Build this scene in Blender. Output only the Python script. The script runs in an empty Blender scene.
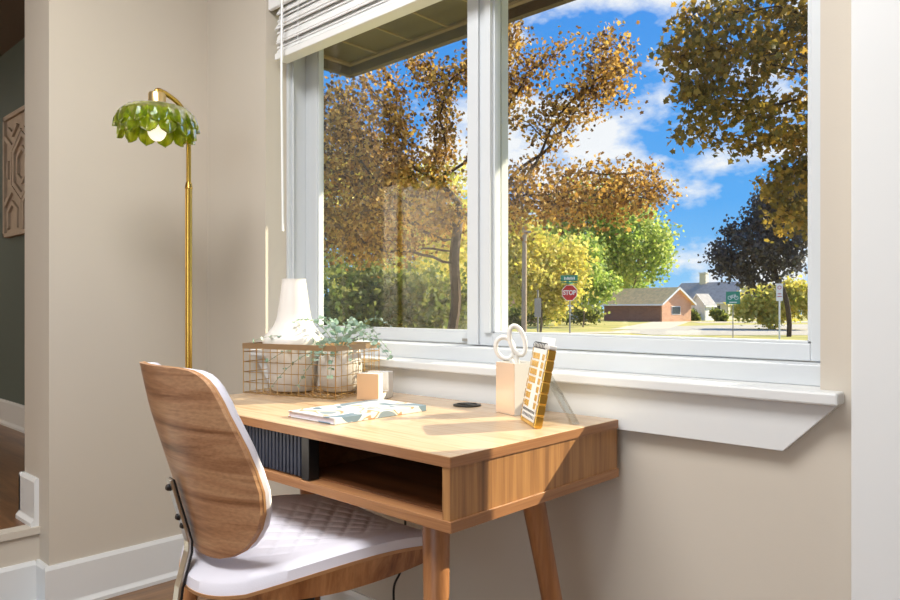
import bpy, math, random
import numpy as np
from mathutils import Vector, Matrix, noise as mnoise

random.seed(7)
RNG = np.random.default_rng(11)
scene = bpy.context.scene
COL = scene.collection
PI = math.pi

# ------------------------------------------------------------------ camera frame (camera at the plan origin, 0.98 m high)
H, F, HOR, A = 0.98, 711.0, 307.0, math.radians(46.9)
FW = Vector((-math.cos(A), math.sin(A), 0.0))
RT = Vector((math.sin(A), math.cos(A), 0.0))


def at(u, v, t):
    """world point at forward distance t (m) in the direction of column u, row v"""
    p = FW * t + RT * ((u - 450.0) / F * t)
    return Vector((p.x, p.y, H + (HOR - v) / F * t))


def gnd(u, t, z=-0.9):
    p = at(u, HOR, t)
    return Vector((p.x, p.y, z))


# ------------------------------------------------------------------ mesh builder
WORLD = {}


class MB:
    def __init__(s):
        s.v, s.f, s.m = [], [], []

    def add(s, vs, fs, mi=0):
        o = len(s.v)
        s.v += [tuple(p) for p in vs]
        s.f += [tuple(i + o for i in f) for f in fs]
        s.m += [mi] * len(fs)
        return s

    def box(s, x0, x1, y0, y1, z0, z1, M=None, mi=0):
        vs = [Vector(p) for p in ((x0, y0, z0), (x1, y0, z0), (x1, y1, z0), (x0, y1, z0),
                                  (x0, y0, z1), (x1, y0, z1), (x1, y1, z1), (x0, y1, z1))]
        if M is not None:
            vs = [M @ p for p in vs]
        return s.add(vs, [(3, 2, 1, 0), (4, 5, 6, 7), (0, 1, 5, 4), (1, 2, 6, 5), (2, 3, 7, 6), (3, 0, 4, 7)], mi)

    def prism(s, poly, thick, M=None, mi=0):
        """poly: list of 3-D points (planar), thick: extrusion vector"""
        n = len(poly)
        a = [Vector(p) for p in poly]
        b = [p + Vector(thick) for p in a]
        vs = a + b
        if M is not None:
            vs = [M @ p for p in vs]
        fs = [tuple(range(n))[::-1], tuple(range(n, 2 * n))]
        fs += [(i, (i + 1) % n, n + (i + 1) % n, n + i) for i in range(n)]
        return s.add(vs, fs, mi)

    def tube(s, pts, r, n=8, closed=False, caps=True, mi=0, flat=None):
        pts = [Vector(p) for p in pts]
        m = len(pts)
        rs = r if isinstance(r, (list, tuple)) else [r] * m
        vs, fs = [], []
        up = None
        for i, p in enumerate(pts):
            if closed:
                d = pts[(i + 1) % m] - pts[i - 1]
            else:
                d = pts[min(i + 1, m - 1)] - pts[max(i - 1, 0)]
            if d.length < 1e-9:
                d = Vector((0, 0, 1))
            d.normalize()
            if up is None:
                up = d.orthogonal().normalized() if flat is None else Vector(flat)
            a = (up - d * up.dot(d))
            a = a.normalized() if a.length > 1e-6 else d.orthogonal().normalized()
            up = a
            b = d.cross(a)
            for k in range(n):
                t = 2 * PI * k / n
                vs.append(p + (a * math.cos(t) + b * math.sin(t)) * rs[i])
        for i in range(m if closed else m - 1):
            j = (i + 1) % m
            for k in range(n):
                l = (k + 1) % n
                fs.append((i * n + k, i * n + l, j * n + l, j * n + k))
        if caps and not closed:
            fs.append(tuple(range(n))[::-1])
            fs.append(tuple((m - 1) * n + k for k in range(n)))
        return s.add(vs, fs, mi)

    def lathe(s, prof, c=(0, 0, 0), n=32, mi=0, M=None):
        """prof: list of (r, z); open ends closed when r == 0"""
        vs, fs = [], []
        for (r, z) in prof:
            for k in range(n):
                t = 2 * PI * k / n
                p = Vector((r * math.cos(t), r * math.sin(t), z))
                if M is not None:
                    p = M @ p
                vs.append(p + Vector(c))
        for i in range(len(prof) - 1):
            for k in range(n):
                l = (k + 1) % n
                fs.append((i * n + k, i * n + l, (i + 1) * n + l, (i + 1) * n + k))
        if prof[0][0] > 1e-5:
            fs.append(tuple(range(n))[::-1])
        if prof[-1][0] > 1e-5:
            fs.append(tuple((len(prof) - 1) * n + k for k in range(n)))
        return s.add(vs, fs, mi)

    def slab(s, top, bot, nu, nv, mi=0):
        """closed skin between two functions (s,t in -1..1) -> point"""
        vs, fs = [], []
        for fn in (top, bot):
            for i in range(nu + 1):
                for j in range(nv + 1):
                    vs.append(fn(-1 + 2 * i / nu, -1 + 2 * j / nv))
        w = nv + 1
        o = (nu + 1) * w
        for i in range(nu):
            for j in range(nv):
                q = (i * w + j, (i + 1) * w + j, (i + 1) * w + j + 1, i * w + j + 1)
                fs.append(q)
                fs.append(tuple(o + k for k in q[::-1]))
        ring = [i * w for i in range(nu + 1)] + [nu * w + j for j in range(1, nv + 1)] + \
               [i * w + nv for i in range(nu - 1, -1, -1)] + [j for j in range(nv - 1, 0, -1)]
        for a, b in zip(ring, ring[1:] + ring[:1]):
            fs.append((b, a, o + a, o + b))
        return s.add(vs, fs, mi)

    def build(s, name, mat, parent=None, smooth=False, bevel=0.0, kind=None, label=None, seg=2, weld=True):
        me = bpy.data.meshes.new(name)
        me.from_pydata(s.v, [], s.f)
        mats = mat if isinstance(mat, (list, tuple)) else [mat]
        for m in mats:
            me.materials.append(m)
        if len(mats) > 1:
            me.polygons.foreach_set('material_index', s.m)
        if smooth:
            me.polygons.foreach_set('use_smooth', [True] * len(me.polygons))
        me.update()
        o = bpy.data.objects.new(name, me)
        COL.objects.link(o)
        hook(o, parent)
        if bevel:
            b = o.modifiers.new('bevel', 'BEVEL')
            b.width = bevel
            b.segments = seg
            b.limit_method = 'ANGLE'
            b.angle_limit = math.radians(40)
            b.harden_normals = False
        if smooth:
            try:
                me.set_sharp_from_angle(angle=math.radians(38))
            except Exception:
                pass
        if kind:
            o['kind'] = kind
        if label:
            o['label'] = label
        return o


def hook(o, parent):
    if parent is not None:
        o.parent = parent
        o.location = -WORLD.get(parent.name, Vector((0, 0, 0)))
        WORLD[o.name] = Vector((0, 0, 0))
    return o


def thing(name, loc, label, cat, group=None):
    o = bpy.data.objects.new(name, None)
    o.empty_display_size = 0.05
    COL.objects.link(o)
    o.location = loc
    WORLD[o.name] = Vector(loc)
    return tag(o, label, cat, group)


def tag(o, label, cat, group=None):
    o['label'] = label
    o['category'] = cat
    o['kind'] = 'thing'
    if group:
        o['group'] = group
    return o


# ------------------------------------------------------------------ materials
def lin(c):
    return tuple(((x / 255 + 0.055) / 1.055) ** 2.4 if x > 10 else x / 255 / 12.92 for x in c) + (1.0,)


def newmat(name):
    m = bpy.data.materials.new(name)
    m.use_nodes = True
    nt = m.node_tree
    b = nt.nodes['Principled BSDF']
    return m, nt, b


def N(nt, kind, **kw):
    n = nt.nodes.new(kind)
    for k, v in kw.items():
        if k in n.inputs:
            n.inputs[k].default_value = v
        else:
            setattr(n, k, v)
    return n


def plain(name, rgb, rough=0.5, metal=0.0, var=0.04, scale=12.0, bump=0.0, bscale=200.0, spec=0.5):
    """procedural: base colour with a slight noise variation"""
    m, nt, b = newmat(name)
    tc = N(nt, 'ShaderNodeTexCoord')
    no = N(nt, 'ShaderNodeTexNoise')
    no.inputs['Scale'].default_value = scale
    no.inputs['Detail'].default_value = 3
    nt.links.new(tc.outputs['Object'], no.inputs['Vector'])
    r = N(nt, 'ShaderNodeValToRGB')
    c = lin(rgb)
    r.color_ramp.elements[0].position = 0.3
    r.color_ramp.elements[1].position = 0.7
    r.color_ramp.elements[0].color = tuple(x * (1 - var) for x in c[:3]) + (1,)
    r.color_ramp.elements[1].color = tuple(min(1, x * (1 + var)) for x in c[:3]) + (1,)
    nt.links.new(no.outputs['Fac'], r.inputs['Fac'])
    nt.links.new(r.outputs['Color'], b.inputs['Base Color'])
    b.inputs['Roughness'].default_value = rough
    b.inputs['Metallic'].default_value = metal
    b.inputs['Specular IOR Level'].default_value = spec
    if bump:
        n2 = N(nt, 'ShaderNodeTexNoise')
        n2.inputs['Scale'].default_value = bscale
        n2.inputs['Detail'].default_value = 2
        nt.links.new(tc.outputs['Object'], n2.inputs['Vector'])
        bp = N(nt, 'ShaderNodeBump')
        bp.inputs['Strength'].default_value = bump
        bp.inputs['Distance'].default_value = 0.002
        nt.links.new(n2.outputs['Fac'], bp.inputs['Height'])
        nt.links.new(bp.outputs['Normal'], b.inputs['Normal'])
    return m


def wood(name, cols, axis=0, yscale=None, scale=3.0, stretch=14.0, dist=0.8, rough=0.4, fine=0.35, off=(0, 0, 0), rot=(0, 0, 0)):
    """veneer: noise drawn out along one object axis, plus thin pore lines"""
    m, nt, b = newmat(name)
    tc = N(nt, 'ShaderNodeTexCoord')
    mp = N(nt, 'ShaderNodeMapping')
    sc = [stretch] * 3
    sc[axis] = 1.0
    if yscale is not None:
        sc[1] = yscale
    mp.inputs['Scale'].default_value = sc
    mp.inputs['Location'].default_value = off
    mp.inputs['Rotation'].default_value = rot
    nt.links.new(tc.outputs['Object'], mp.inputs['Vector'])
    n1 = N(nt, 'ShaderNodeTexNoise')
    n1.inputs['Scale'].default_value = scale
    n1.inputs['Detail'].default_value = 7
    n1.inputs['Roughness'].default_value = 0.6
    n1.inputs['Distortion'].default_value = dist
    nt.links.new(mp.outputs['Vector'], n1.inputs['Vector'])
    r = N(nt, 'ShaderNodeValToRGB')
    el = r.color_ramp.elements
    pos = np.linspace(0.3, 0.7, len(cols))
    el[0].position, el[1].position = pos[0], pos[-1]
    el[0].color, el[1].color = lin(cols[0]), lin(cols[-1])
    for p, c in list(zip(pos, cols))[1:-1]:
        e = el.new(p)
        e.color = lin(c)
    nt.links.new(n1.outputs['Fac'], r.inputs['Fac'])
    mp2 = N(nt, 'ShaderNodeMapping')
    sc2 = [stretch * 9] * 3
    sc2[axis] = 2.5
    mp2.inputs['Scale'].default_value = sc2
    mp2.inputs['Rotation'].default_value = rot
    nt.links.new(tc.outputs['Object'], mp2.inputs['Vector'])
    n2 = N(nt, 'ShaderNodeTexNoise')
    n2.inputs['Scale'].default_value = scale
    n2.inputs['Detail'].default_value = 3
    nt.links.new(mp2.outputs['Vector'], n2.inputs['Vector'])
    r2 = N(nt, 'ShaderNodeValToRGB')
    r2.color_ramp.elements[0].position = 0.35
    r2.color_ramp.elements[1].position = 0.6
    r2.color_ramp.elements[0].color = (0.45, 0.40, 0.36, 1)
    r2.color_ramp.elements[1].color = (1, 1, 1, 1)
    nt.links.new(n2.outputs['Fac'], r2.inputs['Fac'])
    mx = N(nt, 'ShaderNodeMix', data_type='RGBA', blend_type='MULTIPLY')
    mx.inputs[0].default_value = fine
    nt.links.new(r.outputs['Color'], mx.inputs[6])
    nt.links.new(r2.outputs['Color'], mx.inputs[7])
    nt.links.new(mx.outputs[2], b.inputs['Base Color'])
    b.inputs['Roughness'].default_value = rough
    return m


def glass_pane(name, base=0.04, tint=(0.97, 0.98, 0.97)):
    m, nt, b = newmat(name)
    nt.nodes.remove(b)
    out = nt.nodes['Material Output']
    tr = N(nt, 'ShaderNodeBsdfTransparent')
    tr.inputs['Color'].default_value = tint + (1,)
    gl = N(nt, 'ShaderNodeBsdfGlossy')
    gl.inputs['Roughness'].default_value = 0.0
    lw = N(nt, 'ShaderNodeLayerWeight')
    lw.inputs['Blend'].default_value = 0.5
    pw = N(nt, 'ShaderNodeMath', operation='POWER')
    pw.inputs[1].default_value = 4.0
    nt.links.new(lw.outputs['Facing'], pw.inputs[0])
    ma = N(nt, 'ShaderNodeMath', operation='MULTIPLY_ADD')
    ma.inputs[1].default_value = 0.75
    ma.inputs[2].default_value = base
    nt.links.new(pw.outputs[0], ma.inputs[0])
    mx = N(nt, 'ShaderNodeMixShader')
    nt.links.new(ma.outputs[0], mx.inputs[0])
    nt.links.new(tr.outputs[0], mx.inputs[1])
    nt.links.new(gl.outputs[0], mx.inputs[2])
    nt.links.new(mx.outputs[0], out.inputs['Surface'])
    return m


def leafmat(name, cols, trans=0.55, rough=0.55):
    """leaf: colour picked by a per-leaf random value, light passes through"""
    m, nt, b = newmat(name)
    at_ = N(nt, 'ShaderNodeAttribute')
    at_.attribute_name = 'leaf_rand'
    r = N(nt, 'ShaderNodeValToRGB')
    el = r.color_ramp.elements
    pos = np.linspace(0.0, 1.0, len(cols))
    el[0].position, el[1].position = 0, 1
    el[0].color, el[1].color = lin(cols[0]), lin(cols[-1])
    for p, c in list(zip(pos, cols))[1:-1]:
        e = el.new(p)
        e.color = lin(c)
    nt.links.new(at_.outputs['Fac'], r.inputs['Fac'])
    nt.links.new(r.outputs['Color'], b.inputs['Base Color'])
    b.inputs['Roughness'].default_value = rough
    tl = N(nt, 'ShaderNodeBsdfTranslucent')
    nt.links.new(r.outputs['Color'], tl.inputs['Color'])
    mx = N(nt, 'ShaderNodeMixShader')
    mx.inputs[0].default_value = trans
    nt.links.new(b.outputs[0], mx.inputs[1])
    nt.links.new(tl.outputs[0], mx.inputs[2])
    nt.links.new(mx.outputs[0], nt.nodes['Material Output'].inputs['Surface'])
    return m


def emis(name, rgb, strength):
    m, nt, b = newmat(name)
    b.inputs['Base Color'].default_value = lin(rgb)
    b.inputs['Emission Color'].default_value = lin(rgb)
    b.inputs['Emission Strength'].default_value = strength
    return m


def brick(name, c1, c2, mortar, scale=1.0):
    m, nt, b = newmat(name)
    tc = N(nt, 'ShaderNodeTexCoord')
    sx = N(nt, 'ShaderNodeSeparateXYZ')
    nt.links.new(tc.outputs['Object'], sx.inputs[0])
    ad = N(nt, 'ShaderNodeMath', operation='ADD')
    nt.links.new(sx.outputs[0], ad.inputs[0])
    nt.links.new(sx.outputs[1], ad.inputs[1])
    cx = N(nt, 'ShaderNodeCombineXYZ')
    nt.links.new(ad.outputs[0], cx.inputs[0])
    nt.links.new(sx.outputs[2], cx.inputs[1])
    br = N(nt, 'ShaderNodeTexBrick')
    br.inputs['Color1'].default_value = lin(c1)
    br.inputs['Color2'].default_value = lin(c2)
    br.inputs['Mortar'].default_value = lin(mortar)
    br.inputs['Scale'].default_value = scale
    br.inputs['Mortar Size'].default_value = 0.012
    br.inputs['Brick Width'].default_value = 0.4
    br.inputs['Row Height'].default_value = 0.14
    nt.links.new(cx.outputs[0], br.inputs['Vector'])
    nt.links.new(br.outputs['Color'], b.inputs['Base Color'])
    b.inputs['Roughness'].default_value = 0.85
    return m


M = {}
M['wall'] = plain('wall_paint_beige', (196, 186, 171), 0.75, var=0.012, scale=2.0, bump=0.06, bscale=260)
M['wall_green'] = plain('wall_paint_green', (84, 94, 86), 0.75, var=0.02, scale=2.0)
M['ceiling'] = plain('ceiling_paint', (205, 197, 186), 0.8, var=0.01)
M['ceiling_dim'] = plain('ceiling_paint_dimmed', (118, 104, 90), 0.8, var=0.01)  # dimness of the upper room put into the ceiling colour
M['base'] = plain('white_baseboard_paint', (216, 216, 214), 0.4, var=0.008, scale=5)
M['white'] = plain('white_trim_paint', (212, 212, 210), 0.38, var=0.008, scale=5)
M['vinyl'] = plain('white_window_vinyl', (200, 203, 205), 0.32, var=0.006, scale=5)
M['blind'] = plain('white_blind', (232, 231, 228), 0.45, var=0.01, scale=6)
M['floor'] = wood('floor_walnut', [(96, 68, 44), (134, 98, 64), (160, 120, 82)], axis=1, scale=2.0, stretch=9, rough=0.28)
M['floor_up'] = wood('floor_upper_walnut', [(84, 54, 34), (120, 82, 52), (146, 104, 68)], axis=0, scale=2.0, stretch=9, rough=0.3)
M['desk_top'] = wood('desk_walnut_top_sheen', [(164, 134, 104), (186, 158, 126), (196, 171, 140), (178, 148, 114)], axis=0, scale=2.4, stretch=16, dist=0.5, rough=0.22, fine=0.22)  # walnut top; whitening from sky gloss is put into its colour
M['desk_edge'] = wood('desk_walnut_edge', [(136, 90, 56), (156, 108, 70), (172, 124, 82)], axis=0, scale=2.4, stretch=18, rough=0.4, fine=0.3)
M['desk_edge_y'] = wood('desk_walnut_edge_side', [(136, 90, 56), (156, 108, 70), (172, 124, 82)], axis=1, scale=2.4, stretch=18, rough=0.4, fine=0.3)
M['desk_side'] = wood('desk_walnut_side', [(104, 68, 40), (152, 106, 64), (176, 128, 78), (132, 88, 54)], axis=2, scale=1.5, stretch=22, dist=0.3, rough=0.42, fine=0.25)
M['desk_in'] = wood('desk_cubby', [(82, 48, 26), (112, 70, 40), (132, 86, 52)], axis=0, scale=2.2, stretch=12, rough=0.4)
M['leg'] = wood('desk_leg_wood', [(136, 88, 52), (160, 108, 66), (176, 124, 78)], axis=2, scale=2.2, stretch=9, dist=1.0, rough=0.38, fine=0.3)
M['navy'] = plain('tambour_navy', (38, 44, 60), 0.5, var=0.04)
M['chair_wood'] = wood('chair_walnut_ply', [(104, 68, 44), (150, 106, 74), (182, 136, 100), (200, 158, 120), (168, 122, 86)], axis=0, scale=2.2, stretch=13, dist=0.55, yscale=1.2, rough=0.36, fine=0.3, off=(3.2, 0.4, 1.1))
M['ply_edge'] = plain('ply_edge', (186, 140, 96), 0.5, var=0.08, scale=60)
M['seat_wood'] = wood('seat_walnut_ply', [(96, 58, 32), (150, 98, 58), (186, 134, 88), (160, 108, 66)], axis=2, scale=1.5, stretch=9, dist=1.0, rough=0.4, fine=0.3)
M['leather'] = plain('white_leatherette', (222, 219, 228), 0.42, var=0.015, scale=8, bump=0.12, bscale=420)
M['steel'] = plain('brushed_steel', (196, 194, 188), 0.28, metal=1.0, var=0.03, scale=30)
M['black'] = plain('black_metal', (18, 18, 19), 0.4, var=0.05)
M['gold'] = plain('polished_brass', (214, 172, 84), 0.24, metal=1.0, var=0.03)
M['gold_wire'] = plain('gold_wire', (206, 170, 112), 0.3, metal=1.0, var=0.03)
M['gold_rim'] = plain('bronze_rim', (176, 146, 112), 0.38, metal=0.7, var=0.04)
M['brass_pale'] = plain('brass_socket', (226, 198, 140), 0.3, metal=0.9, var=0.03)
M['ceramic'] = plain('white_ceramic', (216, 210, 202), 0.35, var=0.01)
M['ceramic_speck'] = plain('speckled_planter', (208, 200, 190), 0.5, var=0.05, scale=140)
M['white_plastic'] = plain('white_plastic', (218, 215, 209), 0.3, var=0.01)
M['rose_gold'] = plain('rose_gold_panel', (240, 212, 184), 0.16, metal=0.35, var=0.03)
M['cream'] = plain('cream_edge', (214, 178, 140), 0.35, metal=0.3, var=0.03)
M['paper'] = plain('book_pages', (214, 204, 210), 0.8, var=0.06, scale=120)
M['bulb'] = emis('bulb_glow', (255, 246, 226), 0.9)
M['eave'] = wood('eave_boards', [(66, 53, 40), (78, 63, 47), (90, 74, 56)], axis=1, scale=1.0, stretch=6, rough=0.7)
M['eave_trim'] = plain('eave_moulding', (140, 118, 88), 0.7)
M['art'] = plain('carved_panel', (178, 160, 140), 0.7, var=0.06, scale=20)
M['pane'] = glass_pane('window_glass', base=0.05)
M['acrylic'] = glass_pane('clear_acrylic', base=0.12, tint=(0.93, 0.95, 0.95))
M['red'] = plain('sign_red', (200, 36, 40), 0.5, var=0.04)
M['sign_white'] = plain('sign_white', (236, 234, 228), 0.5, var=0.02)
M['sign_green'] = plain('sign_green', (40, 134, 106), 0.5, var=0.03)
M['galv'] = plain('galvanised_post', (150, 146, 138), 0.5, metal=0.3, var=0.05)
M['pole_wood'] = plain('weathered_pole', (160, 142, 120), 0.85, var=0.1, scale=6)
M['asphalt'] = plain('road_concrete', (172, 166, 157), 0.9, var=0.06, scale=0.5)
M['sidewalk'] = plain('sidewalk_concrete', (190, 180, 165), 0.9, var=0.05, scale=0.8)
M['shingle_olive'] = plain('roof_shingles_olive', (240, 200, 138), 0.9, var=0.14, scale=2.2)
M['shingle_grey'] = plain('roof_shingles_grey', (164, 160, 162), 0.9, var=0.14, scale=2.2)
M['brick_dark'] = brick('brick_brown', (140, 100, 82), (120, 84, 70), (160, 128, 110))
M['brick_orange'] = brick('brick_orange', (222, 168, 136), (208, 150, 120), (228, 200, 176))
M['siding'] = plain('cream_siding', (214, 208, 190), 0.8, var=0.03, scale=1)
M['siding_white'] = plain('white_siding', (226, 228, 230), 0.75, var=0.02, scale=1)
M['dark_glass'] = plain('house_glass', (70, 78, 84), 0.15, var=0.05)
M['bark'] = plain('bark_brown', (74, 58, 44), 0.9, var=0.3, scale=9, bump=0.4, bscale=30)
M['bark_grey'] = plain('bark_grey', (120, 106, 90), 0.9, var=0.25, scale=9)
M['leaf_gold'] = leafmat('leaves_gold', [(80, 58, 30), (138, 100, 46), (196, 148, 70), (234, 192, 98), (156, 126, 62), (102, 74, 40)], trans=0.5)
M['leaf_olive'] = leafmat('leaves_olive', [(116, 98, 40), (156, 132, 54), (190, 150, 64), (132, 120, 50), (92, 84, 40), (208, 160, 74)])
M['leaf_yellow'] = leafmat('leaves_yellow', [(176, 176, 70), (222, 206, 92), (238, 222, 124), (168, 176, 76), (228, 212, 124)])
M['leaf_green'] = leafmat('leaves_green', [(128, 160, 66), (172, 198, 88), (208, 216, 116), (110, 144, 66), (220, 224, 140)])
M['leaf_deep'] = leafmat('leaves_deep_green', [(86, 104, 48), (120, 136, 62), (164, 164, 80), (90, 108, 52)])
M['leaf_dark'] = leafmat('leaves_copper', [(58, 58, 62), (76, 72, 74), (92, 86, 80), (70, 74, 68)], trans=0.25)
M['leaf_euca'] = leafmat('leaves_eucalyptus', [(126, 156, 136), (150, 176, 154), (176, 196, 182), (110, 140, 120)], trans=0.3)
M['stem'] = plain('eucalyptus_stem', (128, 140, 112), 0.7)


def grass_mat():
    m, nt, b = newmat('lawn_grass')
    tc = N(nt, 'ShaderNodeTexCoord')
    n1 = N(nt, 'ShaderNodeTexNoise')
    n1.inputs['Scale'].default_value = 0.35
    n1.inputs['Detail'].default_value = 8
    n1.inputs['Roughness'].default_value = 0.7
    nt.links.new(tc.outputs['Object'], n1.inputs['Vector'])
    r = N(nt, 'ShaderNodeValToRGB')
    el = r.color_ramp.elements
    el[0].position, el[1].position = 0.32, 0.68
    el[0].color, el[1].color = lin((122, 126, 62)), lin((198, 178, 116))
    e = el.new(0.5)
    e.color = lin((166, 160, 86))
    nt.links.new(n1.outputs['Fac'], r.inputs['Fac'])
    nt.links.new(r.outputs['Color'], b.inputs['Base Color'])
    b.inputs['Roughness'].default_value = 0.95
    return m


M['grass'] = grass_mat()


def green_glass():
    m, nt, b = newmat('green_lamp_glass')
    b.inputs['Base Color'].default_value = lin((190, 206, 44))
    b.inputs['Roughness'].default_value = 0.06
    b.inputs['Transmission Weight'].default_value = 0.85
    tl = N(nt, 'ShaderNodeBsdfTranslucent')
    tl.inputs['Color'].default_value = lin((220, 228, 40))
    ms = N(nt, 'ShaderNodeMixShader')
    ms.inputs[0].default_value = 0.22
    nt.links.new(b.outputs[0], ms.inputs[1])
    nt.links.new(tl.outputs[0], ms.inputs[2])
    nt.links.new(ms.outputs[0], nt.nodes['Material Output'].inputs['Surface'])
    b.inputs['IOR'].default_value = 1.35
    tc = N(nt, 'ShaderNodeTexCoord')
    no = N(nt, 'ShaderNodeTexNoise')
    no.inputs['Scale'].default_value = 60
    nt.links.new(tc.outputs['Object'], no.inputs['Vector'])
    r = N(nt, 'ShaderNodeValToRGB')
    r.color_ramp.elements[0].color = lin((120, 150, 26))
    r.color_ramp.elements[1].color = lin((206, 216, 66))
    r.color_ramp.elements[0].position = 0.35
    r.color_ramp.elements[1].position = 0.65
    nt.links.new(no.outputs['Fac'], r.inputs['Fac'])
    nt.links.new(r.outputs['Color'], b.inputs['Base Color'])
    return m


M['green_glass'] = green_glass()


def cover_mat():
    m, nt, b = newmat('book_cover_print')
    tc = N(nt, 'ShaderNodeTexCoord')
    n1 = N(nt, 'ShaderNodeTexNoise')
    n1.inputs['Scale'].default_value = 9
    n1.inputs['Detail'].default_value = 1
    n1.inputs['Distortion'].default_value = 1.6
    nt.links.new(tc.outputs['Object'], n1.inputs['Vector'])
    r = N(nt, 'ShaderNodeValToRGB')
    r.color_ramp.interpolation = 'CONSTANT'
    el = r.color_ramp.elements
    el[0].position, el[0].color = 0.0, lin((104, 126, 142))
    el[1].position, el[1].color = 0.43, lin((206, 205, 206))
    for p, c in ((0.55, (196, 140, 104)), (0.585, (208, 204, 200)), (0.63, (128, 142, 152))):
        e = el.new(p)
        e.color = lin(c)
    nt.links.new(n1.outputs['Fac'], r.inputs['Fac'])
    nt.links.new(r.outputs['Color'], b.inputs['Base Color'])
    b.inputs['Roughness'].default_value = 0.3
    return m


M['cover'] = cover_mat()

# ================================================================== SETTING
YW, YO = 1.33, 1.53          # inner and outer face of the window wall
XW = -2.496                  # lamp wall
OX0, OX1, OZ0, OZ1 = -2.099, -0.371, 0.816, 2.07   # window opening
CEIL = 2.6


def struct(name, mb, mat, **kw):
    return mb.build(name, mat, kind='structure', **kw)


struct('floor', MB().box(XW, 2.3, -3.2, YW, -0.1, 0.0), M['floor'])
struct('floor_upper', MB().box(-8.6, -2.595, -3.2, YW, 0.0, 0.257), M['floor_up'])
struct('ceiling', MB().box(-2.62, 2.3, -3.2, YO, CEIL, CEIL + 0.1), M['ceiling'])
struct('ceiling_upper', MB().box(-8.6, -2.62, -3.2, YO, 2.55, 2.65), M['ceiling_dim'])
w = MB()
w.box(XW, OX0, YW, YO, -0.1, CEIL)
w.box(OX1, 2.3, YW, YO, -0.1, CEIL)
w.box(OX0, OX1, YW, YO, -0.1, OZ0)
w.box(OX0, OX1, YW, YO, OZ1, CEIL)
struct('wall_window_side', w, M['wall'])
struct('wall_lamp_side', MB().box(-2.739, XW, 0.786, YO, 0.0, CEIL), M['wall'])
struct('wall_upper_side', MB().box(-8.6, -2.739, YW, YO, 0.0, CEIL), M['wall_green'])
struct('wall_upper_left', MB().box(-8.8, -8.6, -3.2, YO, 0.0, CEIL), M['wall'])
struct('wall_lamp_rear', MB().box(-2.739, XW, -3.2, -1.6, 0.0, CEIL), M['wall'])
w = MB()     # rear wall, unseen, with a wide opening added for the fill light
w.box(-8.8, -0.6, -3.4, -3.2, -0.1, CEIL)
w.box(2.0, 2.5, -3.4, -3.2, -0.1, CEIL)
w.box(-0.6, 2.0, -3.4, -3.2, -0.1, 0.5)
w.box(-0.6, 2.0, -3.4, -3.2, 2.3, CEIL)
struct('wall_rear', w, M['wall'])
struct('wall_right', MB().box(2.3, 2.5, -3.2, YO, -0.1, CEIL), M['wall'])
struct('trim_step_riser', MB().box(-2.6, -2.588, -1.6, 0.786, 0.0, 0.235).box(-2.64, -2.578, -1.6, 0.786, 0.236, 0.258), [M['wall']])


def baseboard(name, p0, p1, nrm, z0=0.0, h=0.15, t=0.014):
    """profiled board from p0 to p1 with a shoe moulding; nrm = direction it projects"""
    p0, p1, n = Vector(p0), Vector(p1), Vector(nrm)
    prof = [(0, 0), (0.024, 0), (0.024, 0.012), (t + 0.002, 0.022), (t, 0.026), (t, h - 0.012), (t - 0.006, h), (0, h)]
    poly = [p0 + n * a + Vector((0, 0, z0 + b)) for a, b in prof]
    return struct(name, MB().prism(poly, p1 - p0), M['base'])


baseboard('baseboard_lamp_side', (XW, 0.7705, 0), (XW, YW, 0), (1, 0, 0))
baseboard('baseboard_wall_end', (-2.589, 0.786, 0), (XW - 0.0005, 0.786, 0), (0, -1, 0))
baseboard('baseboard_step', (-2.588, -1.6, 0), (-2.588, 0.772, 0), (1, 0, 0))
baseboard('baseboard_window_side', (XW, YW, 0), (-0.32, YW, 0), (0, -1, 0))
baseboard('baseboard_upper_side', (-8.6, YW, 0), (-2.739, YW, 0), (0, -1, 0), z0=0.257)
baseboard('baseboard_wall_end_upper', (-2.753, 0.786, 0), (-2.592, 0.786, 0), (0, -1, 0), z0=0.257, h=0.157)
baseboard('baseboard_wall_return_upper', (-2.739, 0.772, 0), (-2.739, YW, 0), (-1, 0, 0), z0=0.257, h=0.157)

# trim: stool, apron, casing
t1 = MB()
t1.box(-2.137, -0.333, 1.287, YW, 0.816, 0.838)
t1.box(OX0, OX1, YW - 0.001, 1.382, 0.816, 0.838)
struct('trim_1', t1, M['white'], bevel=0.004)
ap = [(-2.133, 1.308, 0.816), (-0.337, 1.308, 0.816), (-0.4255, 1.308, 0.727), (-2.045, 1.308, 0.727)]
struct('trim_2', MB().prism(ap, (0, 0.0225, 0)), M['white'], bevel=0.0015)
struct('trim_3', MB().box(-0.318, -0.20, 1.305, YW, 0.0, 2.2), M['base'], bevel=0.003)

# window: frame, fixed sash behind, sliding sash in front, panes
win = bpy.data.objects.new('window_1', None)
COL.objects.link(win)
win.location = (-1.235, 1.45, 0.838)
WORLD[win.name] = Vector(win.location)
win['kind'] = 'structure'
fr = MB()
fr.box(OX0, OX1, 1.376, YO, 0.838, 0.876)
fr.box(OX0, -2.087, 1.412, YO, 0.876, OZ1)
fr.box(-2.087, -2.076, 1.425, 1.431, 0.876, OZ1)
fr.box(-0.385, OX1, 1.412, YO, 0.876, OZ1)
fr.box(OX0, OX1, 1.412, YO, OZ1 - 0.02, OZ1)
fr.build('frame', M['vinyl'], win, bevel=0.002)


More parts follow.
